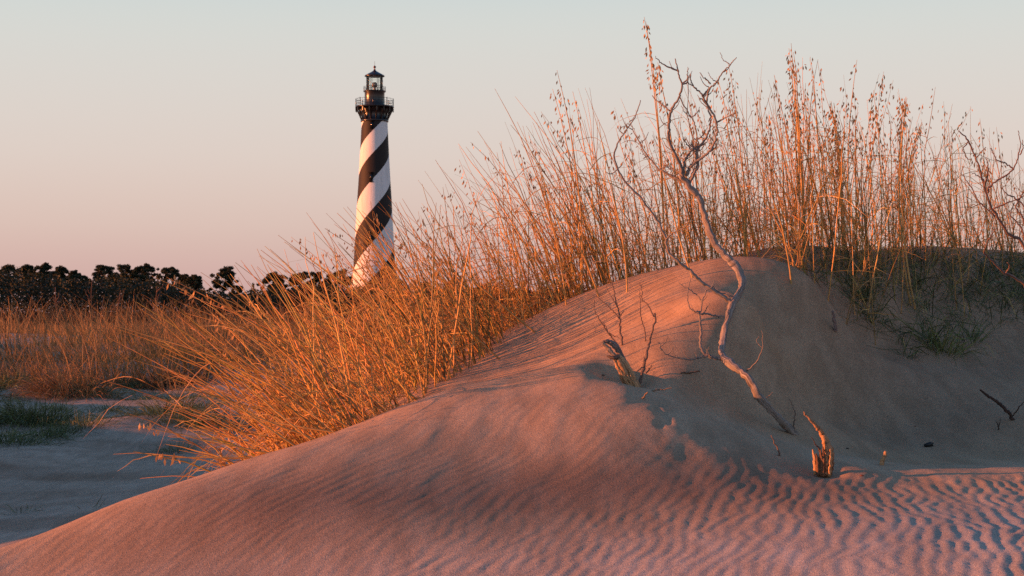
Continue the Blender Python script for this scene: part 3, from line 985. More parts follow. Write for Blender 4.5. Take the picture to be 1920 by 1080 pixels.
def blades(p0, L_, dirv, droop, kink, r_, K=7):
    """long dry leaves: leave the stem along dirv, sag by droop, some snap at a kink"""
    N = len(p0)
    s = np.linspace(0, 1, K)
    P = p0[:, None, :] + (dirv * L_[:, None])[:, None, :] * s[None, :, None]
    P[:, :, 2] -= (droop * L_)[:, None] * (s ** 2)[None, :]
    kk = r_.integers(2, K - 1, N)
    kd = unit(r_.standard_normal((N, 3)) * (1, .7, .5) - (0, 0, .5))
    after = np.maximum(0, np.arange(K)[None, :] - kk[:, None]) / (K - 1.0)
    P = P + (kink * L_)[:, None, None] * kd[:, None, :] * after[..., None]
    P = P + r_.normal(0, .006, P.shape) * s[None, :, None]
    return P


def spikelets(P, r_, lo=.72, n_min=8, n_max=26, size=.0170, drop=0.5):
    """flat hanging seeds of the panicle; returns quads"""
    Vs = []
    for i in range(len(P)):
        m = r_.integers(n_min, n_max)
        s = r_.uniform(lo, .985, m)
        c = at_s(np.repeat(P[i:i + 1], m, 0), s)
        side = r_.choice([-1, 1], m) * r_.uniform(.2, 1, m)
        out = np.stack([side * .028 - .006, r_.normal(0, .014, m), r_.uniform(-.025, .008, m)], -1) * r_.uniform(.5, 1.5, (m, 1))
        c2 = c + out
        a = unit(np.stack([out[:, 0] * 9, r_.normal(0, .4, m), -r_.uniform(.2, 1.1, m)], -1))
        b_ = unit(np.cross(a, r_.standard_normal((m, 3)) + (0, 3, 0)))
        L_ = size * r_.uniform(.7, 1.25, (m, 1))
        Vs.append(np.stack([c2 - a * L_, c2 + b_ * L_ * .32, c2 + a * L_, c2 - b_ * L_ * .32], 1))
    V = np.concatenate(Vs).reshape(-1, 3)
    return V, np.arange(len(V)).reshape(-1, 4)


def on_ground(x, y, dz=-0.02):
    return np.stack([x, y, H(x, y) + dz], -1)


# crest line the sea oats are rooted behind, from the foot of the dune to the right of the frame
RL = np.array([(-1.55, 7.25), (-1.15, 7.9), (-.75, 8.7), (-.52, 9.6), (-.28, 10.6), (.02, 11.45), (.38, 11.65), (.75, 11.7), (1.2, 11.75), (1.7, 12.0), (2.5, 12.6), (3.2, 13.2), (4.2, 13.9), (5.4, 14.3)])
RLs = np.r_[0, np.cumsum(np.linalg.norm(np.diff(RL, axis=0), axis=1))]


def ridge_pt(t):
    s = t * RLs[-1]
    return np.stack([np.interp(s, RLs, RL[:, 0]), np.interp(s, RLs, RL[:, 1])], -1)


def ridge_t_of_u(u):
    """fraction along the crest for a photograph column"""
    cols = RL[:, 0] / RL[:, 1] * FPX + 960
    return np.interp(u, cols, RLs / RLs[-1])


def make_oats(N, U, back, hgt, lean, r_, spread=.10, leaf_n=4, seed_frac=.3, leafh=(.15, .75)):
    """U: photograph column of the root's crest point; back: metres behind the crest; lean: sideways lean (tan), negative to the left"""
    q = ridge_pt(ridge_t_of_u(U))
    bd = np.stack([np.full(N, -.62), np.full(N, .78)], -1)
    w = np.clip((U - 1150) / 250, 0, 1)[:, None]
    bd = unit(bd * (1 - w) + np.array([[-.18, .98]]) * w)
    xy = q + bd * back[:, None]
    base = on_ground(xy[:, 0], xy[:, 1])
    dv = unit(np.stack([lean * .85, r_.normal(0, spread, N), np.ones(N)], -1))
    bend = np.stack([lean * .22 + r_.normal(0, .06, N), r_.normal(0, spread * .6, N), -np.abs(lean) * .12], -1)
    P = stems(base, hgt, dv, bend, 9, .010, r_)
    tint = r_.uniform(.55, 1.3, (N, 1)) * (1 + r_.normal(0, .07, (N, 3)))
    kd_ = r_.random((N, 1)); tint = tint * np.where(kd_ < .16, np.array([[.62, .66, .75]]), np.where(kd_ < .26, np.array([[.48, .62, .5]]), np.array([[1, 1, 1.]])))
    R = np.outer(r_.uniform(.0024, .0054, N) * np.interp(U, [850, 1150], [1.25, 1.0]), np.array([1, .97, .93, .88, .8, .7, .58, .42, .25]))
    V, Q = tubes(P, R)
    out = {'stem': (V, Q, np.repeat(tint, 27, 0))}
    # leaves
    M = N * leaf_n; ii = np.repeat(np.arange(N), leaf_n)
    p0 = at_s(P[ii], r_.uniform(*leafh, M))
    d = unit(np.stack([r_.normal(-.25, .65, M) + lean[ii] * .7, r_.normal(0, .5, M), r_.uniform(-.15, 1.2, M)], -1))
    L_ = r_.uniform(.12, .45, M) * np.clip(hgt[ii], .5, 1.2)
    B = blades(p0, L_, d, r_.uniform(.1, 1.0, M), np.where(r_.random(M) < .35, r_.uniform(.5, 1.6, M), 0), r_)
    W = np.outer(r_.uniform(.0012, .0030, M), np.array([.8, 1, 1, .9, .75, .5, .15]))
    sd = unit(np.stack([r_.normal(0, 1, M), r_.normal(0, .5, M), r_.normal(0, .9, M)], -1))
    V, Q = ribbons(B, W, sd)
    tl = r_.uniform(.55, 1.4, (M, 1)) * np.array([[1, .98, .95]]) * (1 + r_.normal(0, .08, (M, 3)))
    out['leaf'] = (V, Q, np.repeat(tl, 14, 0))
    k = np.nonzero(r_.random(N) < seed_frac)[0]
    if len(k):
        V, Q = spikelets(P[k], r_)
        out['seed'] = (V, Q, r_.uniform(.5, 1.7, (len(V) // 4, 1)).repeat(4, 0) * np.array([[1, .95, .9]]))
    return out


r_ = np.random.default_rng(21)
acc = {'stem': [], 'leaf': [], 'seed': []}


def clumpy(N, lo, hi, r_, nc):
    c = r_.uniform(lo, hi, nc)
    return np.where(r_.random(N) < .6, c[r_.integers(0, nc, N)] + r_.normal(0, 11, N), r_.uniform(lo, hi, N))


def band_oats(N, lo, hi, hfun, lmean, lsd, back, nc=14, **k):
    U = np.clip(clumpy(N, lo, hi, r_, nc), lo - 30, hi + 30)
    back = (back[0], back[1] * np.interp(U, [600, 860], [.5, 1.0]), back[2])
    b_ = back[0] + (back[1] - back[0]) * r_.random(N) ** back[2]
    h = hfun(U) * r_.uniform(.55, 1.02, N)
    lean = np.interp(U, lmean[0], lmean[1]) + r_.normal(0, 1.05, N) * np.interp(U, lsd[0], lsd[1])
    o = make_oats(N, U, b_, h, lean, r_, **k)
    for kk, v in o.items(): acc[kk].append(v)


LM = ([380, 520, 680, 820, 980, 1150, 1350, 1600, 1950], [-1.1, -.95, -.80, -.58, -.44, -.32, -.17, -.05, -.05])
LS = ([380, 560, 700, 900, 1150, 1400, 1950], [.55, .50, .32, .24, .17, .13, .14])
HF = lambda u: np.interp(u, [380, 520, 640, 760, 900, 1050, 1200, 1350, 1550, 1700, 1850, 1950], [.75, 1.0, 1.15, 1.22, 1.25, 1.32, 1.45, 1.40, 1.45, 1.35, 1.10, 1.05])
band_oats(300, 640, 960, HF, LM, LS, (.03, 1.3, 1.2), 20, leaf_n=2, seed_frac=.05)
band_oats(210, 900, 1250, HF, LM, LS, (.02, 1.2, 1.2), 15, leaf_n=3, seed_frac=.14)
band_oats(185, 1230, 1640, HF, LM, LS, (.0, 1.0, 1.1), 14, leaf_n=4, seed_frac=.34)
band_oats(110, 1600, 1960, HF, LM, LS, (.0, 1.2, 1.0), 9, leaf_n=4, seed_frac=.30)
band_oats(75, 1430, 1960, HF, LM, LS, (-.9, .0, .6), 12, leaf_n=5, seed_frac=.3)
band_oats(60, 1430, 1960, lambda u: HF(u) * .6, LM, ([380, 1950], [.3, .3]), (-.8, .0, .8), 12, leaf_n=6, seed_frac=0)
# shorter stems that thicken the foot of the stand
HL = lambda u: HF(u) * .62
band_oats(290, 620, 1000, HL, LM, ([380, 1950], [.45, .45]), (.03, 1.7, 1.0), 24, leaf_n=3, seed_frac=0)
band_oats(150, 960, 1400, HL, LM, ([380, 1950], [.28, .22]), (.0, 1.2, 1.0), 14, leaf_n=6, seed_frac=0)
band_oats(100, 1380, 1960, HL, LM, ([380, 1950], [.3, .25]), (.0, 1.2, 1.0), 9, leaf_n=6, seed_frac=0)


def cat(lst):
    V = []; Q = []; T_ = []; n_ = 0
    for v, q, t_ in lst:
        V.append(v); Q.append(q + n_); T_.append(t_); n_ += len(v)
    return np.concatenate(V), np.concatenate(Q), np.concatenate(T_)


# low dead litter of leaves at the foot of the stand
def litter(N, lo, hi, back, zlo, zhi, r_, L=(.12, .4), lean=-.5):
    U = clumpy(N, lo, hi, r_, 26)
    q = ridge_pt(ridge_t_of_u(U)); w = np.clip((U - 1150) / 250, 0, 1)[:, None]
    bd = unit(np.array([[-.62, .78]]) * (1 - w) + np.array([[-.18, .98]]) * w)
    xy = q + bd * (back[0] + (back[1] - back[0]) * r_.random((N, 1)))
    p0 = on_ground(xy[:, 0], xy[:, 1]); p0[:, 2] += zlo + (zhi - zlo) * r_.random(N) ** 1.6
    d = unit(np.stack([r_.normal(lean, .7, N), r_.normal(0, .6, N), r_.uniform(-.1, 1.0, N)], -1))
    B = blades(p0, r_.uniform(*L, N), d, r_.uniform(.1, 1.1, N), np.where(r_.random(N) < .4, r_.uniform(.4, 1.4, N), 0), r_)
    W = np.outer(r_.uniform(.0013, .0032, N), np.array([.7, 1, 1, .9, .75, .5, .15]))
    V, Q = ribbons(B, W, unit(r_.standard_normal((N, 3)) * (1, .5, 1)))
    return V, Q, np.repeat(r_.uniform(.45, 1.3, (N, 1)) * (1 + r_.normal(0, .08, (N, 3))), 14, 0)


acc['leaf'].append(litter(1300, 620, 1060, (.05, 1.4), 0.0, .36, r_))
acc['leaf'].append(litter(900, 1000, 1500, (.0, 1.1), 0.0, .30, r_, lean=-.2))
acc['leaf'].append(litter(450, 1450, 1960, (.0, 1.2), 0.0, .30, r_, lean=0))
# stand wholly out at the left end, nearly flattened towards the left
m_ = MB()
for k_ in ('stem', 'leaf'):
    V, Q, T_ = cat(acc[k_]); m_.add(V, Q, col=T_)
o = m_.build('sea_oats', m_straw, None, True)
tag(o, 'dense stand of golden dry sea oats along the dune crest', 'sea oats', kind='stuff')
V, Q, T_ = cat(acc['seed'])
m_ = MB(); m_.add(V, Q, col=T_); m_.build('seed_heads', m_seed, o, False)

# ---- meadow grass on the dune across the valley
r_ = np.random.default_rng(31)
N = 84000
Dm = 41 + 50 * r_.random(N) ** 1.25
Um = r_.uniform(-500, 1400, N)
X = (Um - 960) / FPX * Dm
foot = 40 + 3.0 * fbm(X / 7.0, X * 0 + 1.0, 2, 33) + 0.10 * X
dens = vnoise(X / 2.2, Dm / 3.5, 44)
keep = (Dm > foot + .8 + 1.6 * vnoise(X / 1.5, Dm / 2, 45)) & (r_.random(N) < .62 + .6 * dens)
X = X[keep]; Dm = Dm[keep]; dens = dens[keep]; N = len(X)
base = on_ground(X, Dm)
tall = r_.random(N) < .06
h = np.where(tall, r_.uniform(.9, 1.7, N), r_.uniform(.22, .62, N) * (1 + .35 * dens))
ln = r_.normal(-.10, .22, N)
P = stems(base, h, unit(np.stack([ln, r_.normal(0, .15, N), np.ones(N)], -1)), np.stack([ln + r_.normal(0, .2, N), r_.normal(0, .2, N), -np.where(tall, .03, .25) * r_.random(N)], -1), 5, .02, r_)
V, Q = ribbons(P, np.outer(np.where(tall, .011, r_.uniform(.006, .012, N)), [1, .95, .8, .6, .25]), unit(np.stack([np.ones(N), r_.normal(0, .7, N), r_.normal(0, .2, N)], -1)))
gr = np.clip(vnoise(X / 3.1 + 7, Dm / 4, 46), 0, 1)[:, None]
tn = r_.uniform(.55, 1.35, (N, 1)) * ((1 - gr) * np.array([[1.0, 1.0, 1.0]]) + gr * np.array([[.62, .85, .7]]))
m_ = MB(); m_.add(V, Q, col=np.repeat(tn, 10, 0))
tag(m_.build('meadow_grass', m_meadow, None, True), 'belt of reddish gold dry grass on the low dune across the valley', 'dune grass', kind='stuff')
print('faces so far', sum(len(o_.data.polygons) for o_ in C.objects if o_.type == 'MESH'))


def tuft(name, u, v, w, h, n_, label, cat_, mat=None, lean=0.0, droop=(.5, 1.4), group=None, seed=0, tint=(1, 1, 1), hump=True, wb=.0035, D=None):
    """tussock rooted where the sight line through (u, v) meets the sand; w, h in metres"""
    r_ = np.random.default_rng(seed + int(u) * 7 + int(v))
    c = hit(u, v) if D is None else px(u, v, D)
    t_x = c[0] + r_.normal(0, w * .28, n_); t_y = c[1] + r_.normal(0, w * .28, n_)
    b_ = on_ground(t_x, t_y, -.01)
    d = unit(np.stack([(t_x - c[0]) / w * 1.6 + r_.normal(lean, .35, n_), (t_y - c[1]) / w * 1.6 + r_.normal(-.25, .35, n_), np.full(n_, 1.0)], -1))
    B = blades(b_, h * r_.uniform(.5, 1.15, n_), d, r_.uniform(*droop, n_), np.where(r_.random(n_) < .2, r_.uniform(.3, 1.0, n_), 0), r_)
    B[:, :, 2] = np.maximum(B[:, :, 2], H(B[:, :, 0].ravel(), B[:, :, 1].ravel()).reshape(n_, -1) + .004)
    W = np.outer(r_.uniform(.5, 1.0, n_) * wb, [.8, 1, 1, .9, .75, .5, .12])
    V, Q = ribbons(B, W, unit(r_.standard_normal((n_, 3)) * (1, .6, .4)))
    m_ = MB(c); m_.add(V, Q, col=np.repeat(r_.uniform(.5, 1.5, (n_, 1)) * np.array([tint]) * (1 + r_.normal(0, .08, (n_, 3))), 14, 0))
    return tag(m_.build(name, mat or m_green, None, True), label, cat_, group)


BR = (4.2, 2.2, 1.6)
tuft('grass_tussock', 128, 738, 1.5, 1.0, 1000, 'shaggy brown tussock spilling down the sand bank at middle left', 'grass tussock', m_meadow, -.2, (0.32, 0.99), wb=.009, tint=(.8, .8, .8), seed=1)
tuft('grass_tussock', 172, 738, .9, .55, 400, 'dark green tuft at the right foot of the shaggy brown tussock', 'grass tussock', m_green, .1, (0.32, 0.99), wb=.009, seed=2)
tuft('grass_tussock', 238, 728, .8, .6, 260, 'small dark tuft hanging on the bank right of the shaggy brown tussock', 'grass tussock', m_green, 0, (0.28, 0.93), wb=.009, seed=3)
tuft('grass_tussock', 318, 724, 1.8, .9, 700, 'broad dark brown tussock under the lit grass, left of the tall reeds', 'grass tussock', m_meadow, .1, (0.28, 0.93), wb=.009, tint=(.35, .38, .4), seed=4)
tuft('grass_tussock', 8, 728, .9, .7, 300, 'green tuft at the left edge just below the lit grass', 'grass tussock', m_green, 0, (0.21, 0.81), wb=.008, seed=5)
tuft('grass_tussock', 48, 796, 1.5, .85, 1100, 'largest green tussock on the shaded sand at far left', 'grass tussock', m_green, -.1, (0.24, 0.93), wb=.006, tint=(1.1, .95, .9), seed=6)
tuft('grass_tussock', 12, 832, .9, .6, 380, 'dark low tuft below the largest green tussock at the left edge', 'grass tussock', m_green, 0, (0.28, 0.99), wb=.005, seed=7)
tuft('grass_tussock', 96, 820, .8, .5, 320, 'flattened tuft right of the largest green tussock', 'grass tussock', m_green, .3, (0.32, 1.05), wb=.005, seed=8)
tuft('grass_tussock', 112, 770, .5, .35, 160, 'small pale green tuft above the flattened one', 'grass tussock', m_green, 0, (0.24, 0.93), wb=.005, tint=(1.6, 1.4, 1.2), seed=9)
tuft('grass_tussock', 158, 802, .8, .5, 240, 'dark thin tuft in the middle of the shaded sand flat', 'grass tussock', m_green, .2, (0.24, 0.93), wb=.005, seed=10)
tuft('grass_tussock', 205, 770, .8, .35, 170, 'wispy tuft on the pale sand left of the reeds', 'grass tussock', m_green, 0, (0.17, 0.87), wb=.005, seed=11)
tuft('grass_tussock', 335, 776, 1.4, .7, 520, 'wide dark green tussock just left of the flattened reeds', 'grass tussock', m_green, .1, (0.28, 0.99), wb=.006, seed=12)
tuft('grass_tussock', 385, 800, 1.2, .55, 520, 'dark green tussock half hidden behind the flattened reeds', 'grass tussock', m_green, .1, (0.28, 0.99), wb=.006, seed=13)
tuft('grass_tussock', 330, 848, .5, .3, 130, 'small dark tuft beside the pale sand patch under the reeds', 'grass tussock', m_green, .1, (0.21, 0.93), wb=.004, seed=14)
tuft('grass_tussock', 45, 962, .25, .22, 26, 'few thin sprigs on the bare sand at lower left', 'grass tussock', m_green, 0, (.1, .8), wb=.003, seed=15)
tuft('grass_tussock', 160, 955, .3, .25, 7, 'single thin sprig on bare sand right of the lower left sprigs', 'grass tussock', m_green, 0, (.1, .6), wb=.003, seed=16)

# thin ground cover of litter on the valley floor
r_ = np.random.default_rng(41)
N = 26000
Dv = r_.uniform(19, 41, N); X = (r_.uniform(-60, 620, N) - 960) / FPX * Dv
k_ = (vnoise(X / 1.6, Dv / 3.0, 51) + .5 * vnoise(X / .6, Dv / 1.2, 52)) > .30 - .25 * sst(26, 38, Dv)
X = X[k_]; Dv = Dv[k_]; N = len(X)
b_ = on_ground(X, Dv, -.005)
B = blades(b_, r_.uniform(.08, .34, N), unit(np.stack([r_.normal(0, .9, N), r_.normal(0, .5, N), r_.uniform(.2, 1, N)], -1)), r_.uniform(.4, 1.2, N), np.zeros(N), r_)
V, Q = ribbons(B, np.outer(r_.uniform(.003, .007, N), [1, 1, 1, .9, .7, .5, .1]), unit(r_.standard_normal((N, 3)) * (1, .6, .4)))
gsel = r_.random((N, 1)) < .55
tn = np.where(gsel, np.array([[1, 1, 1.]]), np.array([[3.2, 2.0, 1.7]])) * r_.uniform(.5, 1.3, (N, 1))
m_ = MB(); m_.add(V, Q, col=np.repeat(tn, 14, 0))
tag(m_.build('ground_cover', m_green, None, True), 'sparse low green and tan growth on the shaded valley sand', 'ground cover', kind='stuff')

# ---- green blades in the shade on the right of the crest
r_ = np.random.default_rng(51)
N = 1250
U = 1500 + 430 * r_.random(N) ** .75
vmax = np.interp(U, [1500, 1560, 1620, 1700, 1780, 1850, 1930], [500, 530, 560, 640, 660, 620, 560])
Vv = 484 + (vmax - 484) * r_.random(N) ** 1.25
pts = []
for cu, cv in zip(1500 + 440 * r_.random(120) ** .7, r_.random(120)):
    vm = np.interp(cu, [1500, 1560, 1620, 1700, 1780, 1850, 1930], [505, 560, 600, 650, 665, 640, 600])
    pts.append(hit(cu, 486 + (vm - 486) * cv ** 1.3))
pts = np.array(pts)
ci = r_.integers(0, len(pts), N)
cx = pts[ci, 0] + r_.normal(0, .05, N); cy = pts[ci, 1] + r_.normal(0, .09, N)
b_ = on_ground(cx, cy, -.01)
d = unit(np.stack([r_.normal(.05, .55, N), r_.normal(0, .4, N), np.ones(N)], -1))
B = blades(b_, r_.uniform(.14, .58, N), d, r_.uniform(.2, 1.3, N), np.where(r_.random(N) < .25, r_.uniform(.3, 1.1, N), 0), r_)
B[:, :, 2] = np.maximum(B[:, :, 2], H(B[:, :, 0].ravel(), B[:, :, 1].ravel()).reshape(N, -1) + .003)
V, Q = ribbons(B, np.outer(r_.uniform(.0018, .0038, N), [.8, 1, 1, .9, .75, .5, .12]), unit(r_.standard_normal((N, 3)) * (1, .5, .5)))
dry = r_.random((N, 1)) < .18
tn = np.where(dry, np.array([[4.0, 2.4, 2.0]]), np.array([[1, 1, 1.]])) * r_.uniform(.4, 1.4, (N, 1))
m_ = MB(); m_.add(V, Q, col=np.repeat(tn, 14, 0))
tag(m_.build('beach_grass', m_green, None, True), 'scattered dark green beach grass in the shade below the crest at right', 'beach grass', kind='stuff')
tuft('beach_grass_clump', 1772, 662, .22, .42, 110, 'arching green clump with pale dry tips, lowest on the shaded slope at right', 'grass clump', m_green, .0, (0.21, 0.93), wb=.0040, tint=(1.6, 1.4, 1.2), seed=30)
tuft('beach_grass_clump', 1742, 640, .12, .34, 46, 'upright green clump just left of the arching one', 'grass clump', m_green, .0, (0.07, 0.62), wb=.0038, seed=31)
tuft('beach_grass_clump', 1826, 640, .12, .36, 46, 'green clump with one long drooping blade right of the arching one', 'grass clump', m_green, .1, (0.14, 0.87), wb=.0038, tint=(1.2, 1.2, 1.1), seed=32)
tuft('beach_grass_clump', 1700, 672, .10, .20, 24, 'small low tuft at the lower left end of the green growth', 'grass clump', m_green, .0, (0.10, 0.74), wb=.0034, seed=33)
tuft('beach_grass_clump', 1640, 600, .16, .24, 46, 'flat splayed clump left of the main green growth', 'grass clump', m_green, .2, (0.28, 0.99), wb=.0036, seed=34)
tuft('beach_grass_clump', 1606, 560, .14, .26, 40, 'dark splayed clump highest on the left of the green growth', 'grass clump', m_green, .2, (0.24, 0.99), wb=.0036, seed=35)

# ------------------------------------------------------------------ dead wood
def spline(P, n_=6):
    """Catmull-Rom through the rows of P (any width)"""
    P = np.asarray(P, float)
    Pe = np.vstack([2 * P[0] - P[1], P, 2 * P[-1] - P[-2]])
    out = []
    for i in range(1, len(Pe) - 2):
        for t_ in np.linspace(0, 1, n_, endpoint=False):
            a, b_, c, d = Pe[i - 1], Pe[i], Pe[i + 1], Pe[i + 2]
            out.append(.5 * ((2 * b_) + (-a + c) * t_ + (2 * a - 5 * b_ + 4 * c - d) * t_ ** 2 + (-a + 3 * b_ - 3 * c + d) * t_ ** 3))
    out.append(Pe[-2])
    return np.array(out)


def limb(name, pts, parent, mat, org, sides=9, rough=.16, jit=.004, seed=0, tint=(1, 1, 1)):
    """pts: (u, v, D, width in photograph pixels)"""
    W = np.array([list(px(u, v, D)) + [w * (.40 if name in ('trunk', 'branch') else .5) * D / FPX] for u, v, D, w in pts])
    S = spline(W, 6)
    r_ = np.random.default_rng(seed + len(pts) * 13 + int(pts[0][0]))
    S[1:-1, :3] += r_.normal(0, jit * .75, (len(S) - 2, 3))
    R = np.maximum(S[:, 3], .0009) * (1 + r_.normal(0, .07, len(S)))
    V, Q, U_ = tube(S[:, :3], R, sides, True, rough, seed)
    m_ = MB(org); m_.add(V, Q, col=tint, uv=U_)
    return m_.build(name, mat, parent)


def D_(pts, d0, d1, w0, w1):
    n_ = len(pts)
    return [(u, v, d0 + (d1 - d0) * i / (n_ - 1), w0 + (w1 - w0) * i / (n_ - 1)) for i, (u, v) in enumerate(pts)]


base = hit(1484, 812)
dt = empty('dead_tree', base, 'tall bleached dead tree leaning over the dune crest with forked bare limbs', 'dead tree')
DB = base[1]
trunk_pts = [(1494, 818, DB + .02, 15), (1480, 806, DB - .03, 17), (1466, 791, DB - .08, 17), (1446, 768, DB - .13, 15), (1422, 741, DB - .16, 17), (1406, 713, DB - .15, 16), (1387, 694, DB - .10, 17), (1364, 678, DB - .03, 19),
             (1353, 663, DB + .04, 15), (1356, 636, DB + .12, 15), (1366, 597, DB + .22, 14), (1375, 566, DB + .30, 17), (1389, 543, DB + .34, 16), (1391, 525, DB + .38, 19), (1383, 503, DB + .42, 18), (1364, 484, DB + .46, 17),
             (1344, 462, DB + .48, 15), (1331, 436, DB + .5, 14), (1321, 405, DB + .5, 14), (1311, 374, DB + .5, 13), (1294, 352, DB + .5, 15), (1276, 328, DB + .5, 13)]
limb('trunk', trunk_pts, dt, m_wood, base, 14, .20, .004, 1)
DT = DB + .5
LIMBS = [
    ('branch', [(1279, 332), (1275, 308), (1262, 283), (1254, 261), (1254, 238), (1258, 208), (1273, 183), (1278, 157), (1271, 134), (1266, 110)], DT, DT - .25, 10, 2.5),
    ('twig', [(1270, 132), (1247, 122), (1236, 115), (1229, 105)], DT - .22, DT - .3, 3.5, 1.2),
    ('twig', [(1257, 208), (1238, 194), (1223, 179)], DT - .12, DT - .05, 4, 1.5),
    ('twig', [(1278, 158), (1289, 155), (1288, 140), (1291, 127)], DT - .18, DT - .2, 3.5, 1.2),
    ('twig', [(1289, 155), (1300, 162), (1316, 176)], DT - .18, DT - .1, 2.0, 1.6),
    ('branch', [(1275, 183), (1284, 201), (1296, 220), (1305, 240), (1306, 262), (1302, 278)], DT - .15, DT, 3, 2),
    ('branch', [(1290, 350), (1298, 330), (1309, 308), (1306, 286), (1312, 275), (1321, 262), (1330, 244), (1332, 222), (1327, 201), (1317, 187), (1311, 184)], DT, DT - .1, 9, 2.5),
    ('branch', [(1288, 330), (1292, 316), (1299, 307), (1315, 296), (1330, 284), (1340, 266), (1345, 247), (1343, 229), (1337, 213), (1328, 198), (1318, 183), (1315, 175), (1303, 164), (1296, 152), (1295, 138)], DT, DT - .2, 8, 2.5),
    ('branch', [(1325, 192), (1327, 178), (1331, 165), (1343, 153), (1356, 135), (1369, 121), (1381, 108)], DT - .14, DT - .3, 5, 2),
    ('twig', [(1332, 158), (1325, 149), (1321, 146), (1312, 136)], DT - .2, DT - .25, 3, 1.5),
    ('twig', [(1344, 229), (1358, 222), (1372, 215), (1380, 207)], DT - .08, DT - .2, 4, 1.5),
    ('twig', [(1319, 180), (1325, 172), (1331, 165)], DT - .15, DT - .17, 4, 3),
    ('branch', [(1281, 328), (1284, 300), (1297, 282), (1305, 280)], DT, DT - .05, 7, 4),
    ('twig', [(1296, 283), (1288, 270), (1280, 260)], DT - .03, DT - .08, 3, 2),
    ('twig', [(1274, 296), (1285, 297), (1295, 288)], DT, DT - .03, 3, 2),
    ('twig', [(1301, 281), (1298, 268), (1303, 260), (1308, 268), (1306, 280)], DT - .03, DT - .05, 2.5, 2),
    ('branch', [(1286, 345), (1262, 331), (1240, 319), (1218, 297), (1199, 268), (1186, 243), (1180, 228)], DT, DT + .1, 6, 1.5),
    ('twig', [(1275, 325), (1262, 318), (1243, 314), (1225, 322)], DT, DT + .1, 3, 1.5),
    ('branch', [(1372, 572), (1364, 562), (1333, 542), (1313, 527), (1294, 508), (1276, 494), (1254, 473), (1247, 443), (1227, 406), (1202, 373), (1173, 343), (1158, 316), (1152, 286), (1169, 251), (1188, 225), (1201, 188)], DB + .3, DB + .15, 10, 2.0),
    ('twig', [(1248, 450), (1262, 436), (1280, 428), (1291, 420)], DB + .22, DB + .1, 3, 1.5),
    ('twig', [(1158, 318), (1146, 326), (1136, 322)], DB + .17, DB + .17, 2.5, 1.2),
    ('twig', [(1172, 250), (1180, 232), (1164, 240)], DB + .16, DB + .16, 2, 1.2),
    ('branch', [(1352, 673), (1338, 671), (1322, 664), (1313, 647), (1314, 616), (1312, 590), (1317, 564), (1323, 546)], DB, DB + .1, 9, 2.5),
    ('twig', [(1312, 584), (1298, 583), (1290, 568), (1290, 545), (1295, 522)], DB + .07, DB + .1, 4, 1.5),
    ('twig', [(1312, 588), (1329, 589), (1344, 593), (1357, 593)], DB + .07, DB + .17, 4, 3),
    ('twig', [(1316, 566), (1306, 552), (1288, 540), (1272, 530)], DB + .09, DB + .1, 2.5, 1.2),
    ('branch', [(1326, 667), (1312, 671), (1296, 674), (1274, 672), (1251, 665), (1236, 651)], DB, DB - .1, 5, 1.8),
    ('twig', [(1240, 657), (1237, 646), (1233, 640)], DB - .1, DB - .1, 2, 1.2),
    ('twig', [(1399, 697), (1418, 678), (1430, 651), (1428, 620)], DB - .1, DB - .2, 3.5, 1.2),
    ('twig', [(1428, 652), (1420, 640), (1423, 630)], DB - .15, DB - .16, 2, 1),
    ('twig', [(1434, 750), (1442, 742), (1449, 736)], DB - .12, DB - .12, 2.5, 1.2),
    ('twig', [(1376, 556), (1360, 552), (1344, 545), (1336, 536)], DB + .32, DB + .28, 3, 1.2),
]
for i, (nm, pts, d0, d1, w0, w1) in enumerate(LIMBS):
    limb(nm, D_(pts, d0, d1, w0, w1), dt, m_wood, base, 7 if w0 > 4 else 5, .12, .003, 40 + i)
# little side twigs along the upper limbs
r_ = np.random.default_rng(61)
for (nm, pts, d0, d1, w0, w1) in [L_ for L_ in LIMBS if L_[0] == 'branch'][:10]:
    for q in range(6):
        k_ = r_.integers(1, len(pts)); u, v = pts[k_]; dd = d0 + (d1 - d0) * k_ / len(pts)
        sx = r_.choice([-1, 1]); L_ = r_.uniform(8, 26)
        limb('twig', [(u, v, dd, 2.2), (u + sx * L_ * .5, v - L_ * .35, dd, 1.6), (u + sx * L_ * .8, v - L_ * .95, dd, 1.0)], dt, m_wood, base, 4, .05, .002, int(u) + q)

# hollow broken stump in its scour hole
b1 = hit(1190, 736); D1 = S1[1]
b1 = np.array([px(1190, 736, D1)[0], D1, H(np.array([px(1190, 736, D1)[0]]), np.array([D1]))[0]])
st = empty('hollow_stump', b1, 'hollow broken driftwood stump with a hooked top standing in a sand hollow', 'stump')
limb('stump_body', [(1206, 772, D1 + .01, 30), (1199, 752, D1, 30), (1191, 733, D1, 27), (1180, 712, D1 - .01, 25), (1169, 692, D1 - .02, 24), (1160, 676, D1 - .02, 19), (1153, 667, D1 - .02, 10)], st, m_wood, b1, 16, .30, .003, 5, (1.7, 1.15, .68))  # orange sunlight put into the tint of the body
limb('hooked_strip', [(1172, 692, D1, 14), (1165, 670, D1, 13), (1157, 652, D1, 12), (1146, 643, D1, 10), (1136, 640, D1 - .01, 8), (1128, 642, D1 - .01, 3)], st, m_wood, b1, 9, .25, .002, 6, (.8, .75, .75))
limb('inner_strip', [(1162, 682, D1 - .03, 12), (1150, 664, D1 - .03, 8), (1140, 652, D1 - .02, 7), (1130, 644, D1 - .02, 4)], st, m_wood, b1, 8, .25, .002, 7, (1.3, 1.15, .95))  # lighter tint stands for the sun on this strip
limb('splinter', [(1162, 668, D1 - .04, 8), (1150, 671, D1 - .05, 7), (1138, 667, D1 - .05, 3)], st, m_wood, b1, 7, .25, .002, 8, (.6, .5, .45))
m_ = MB(b1)
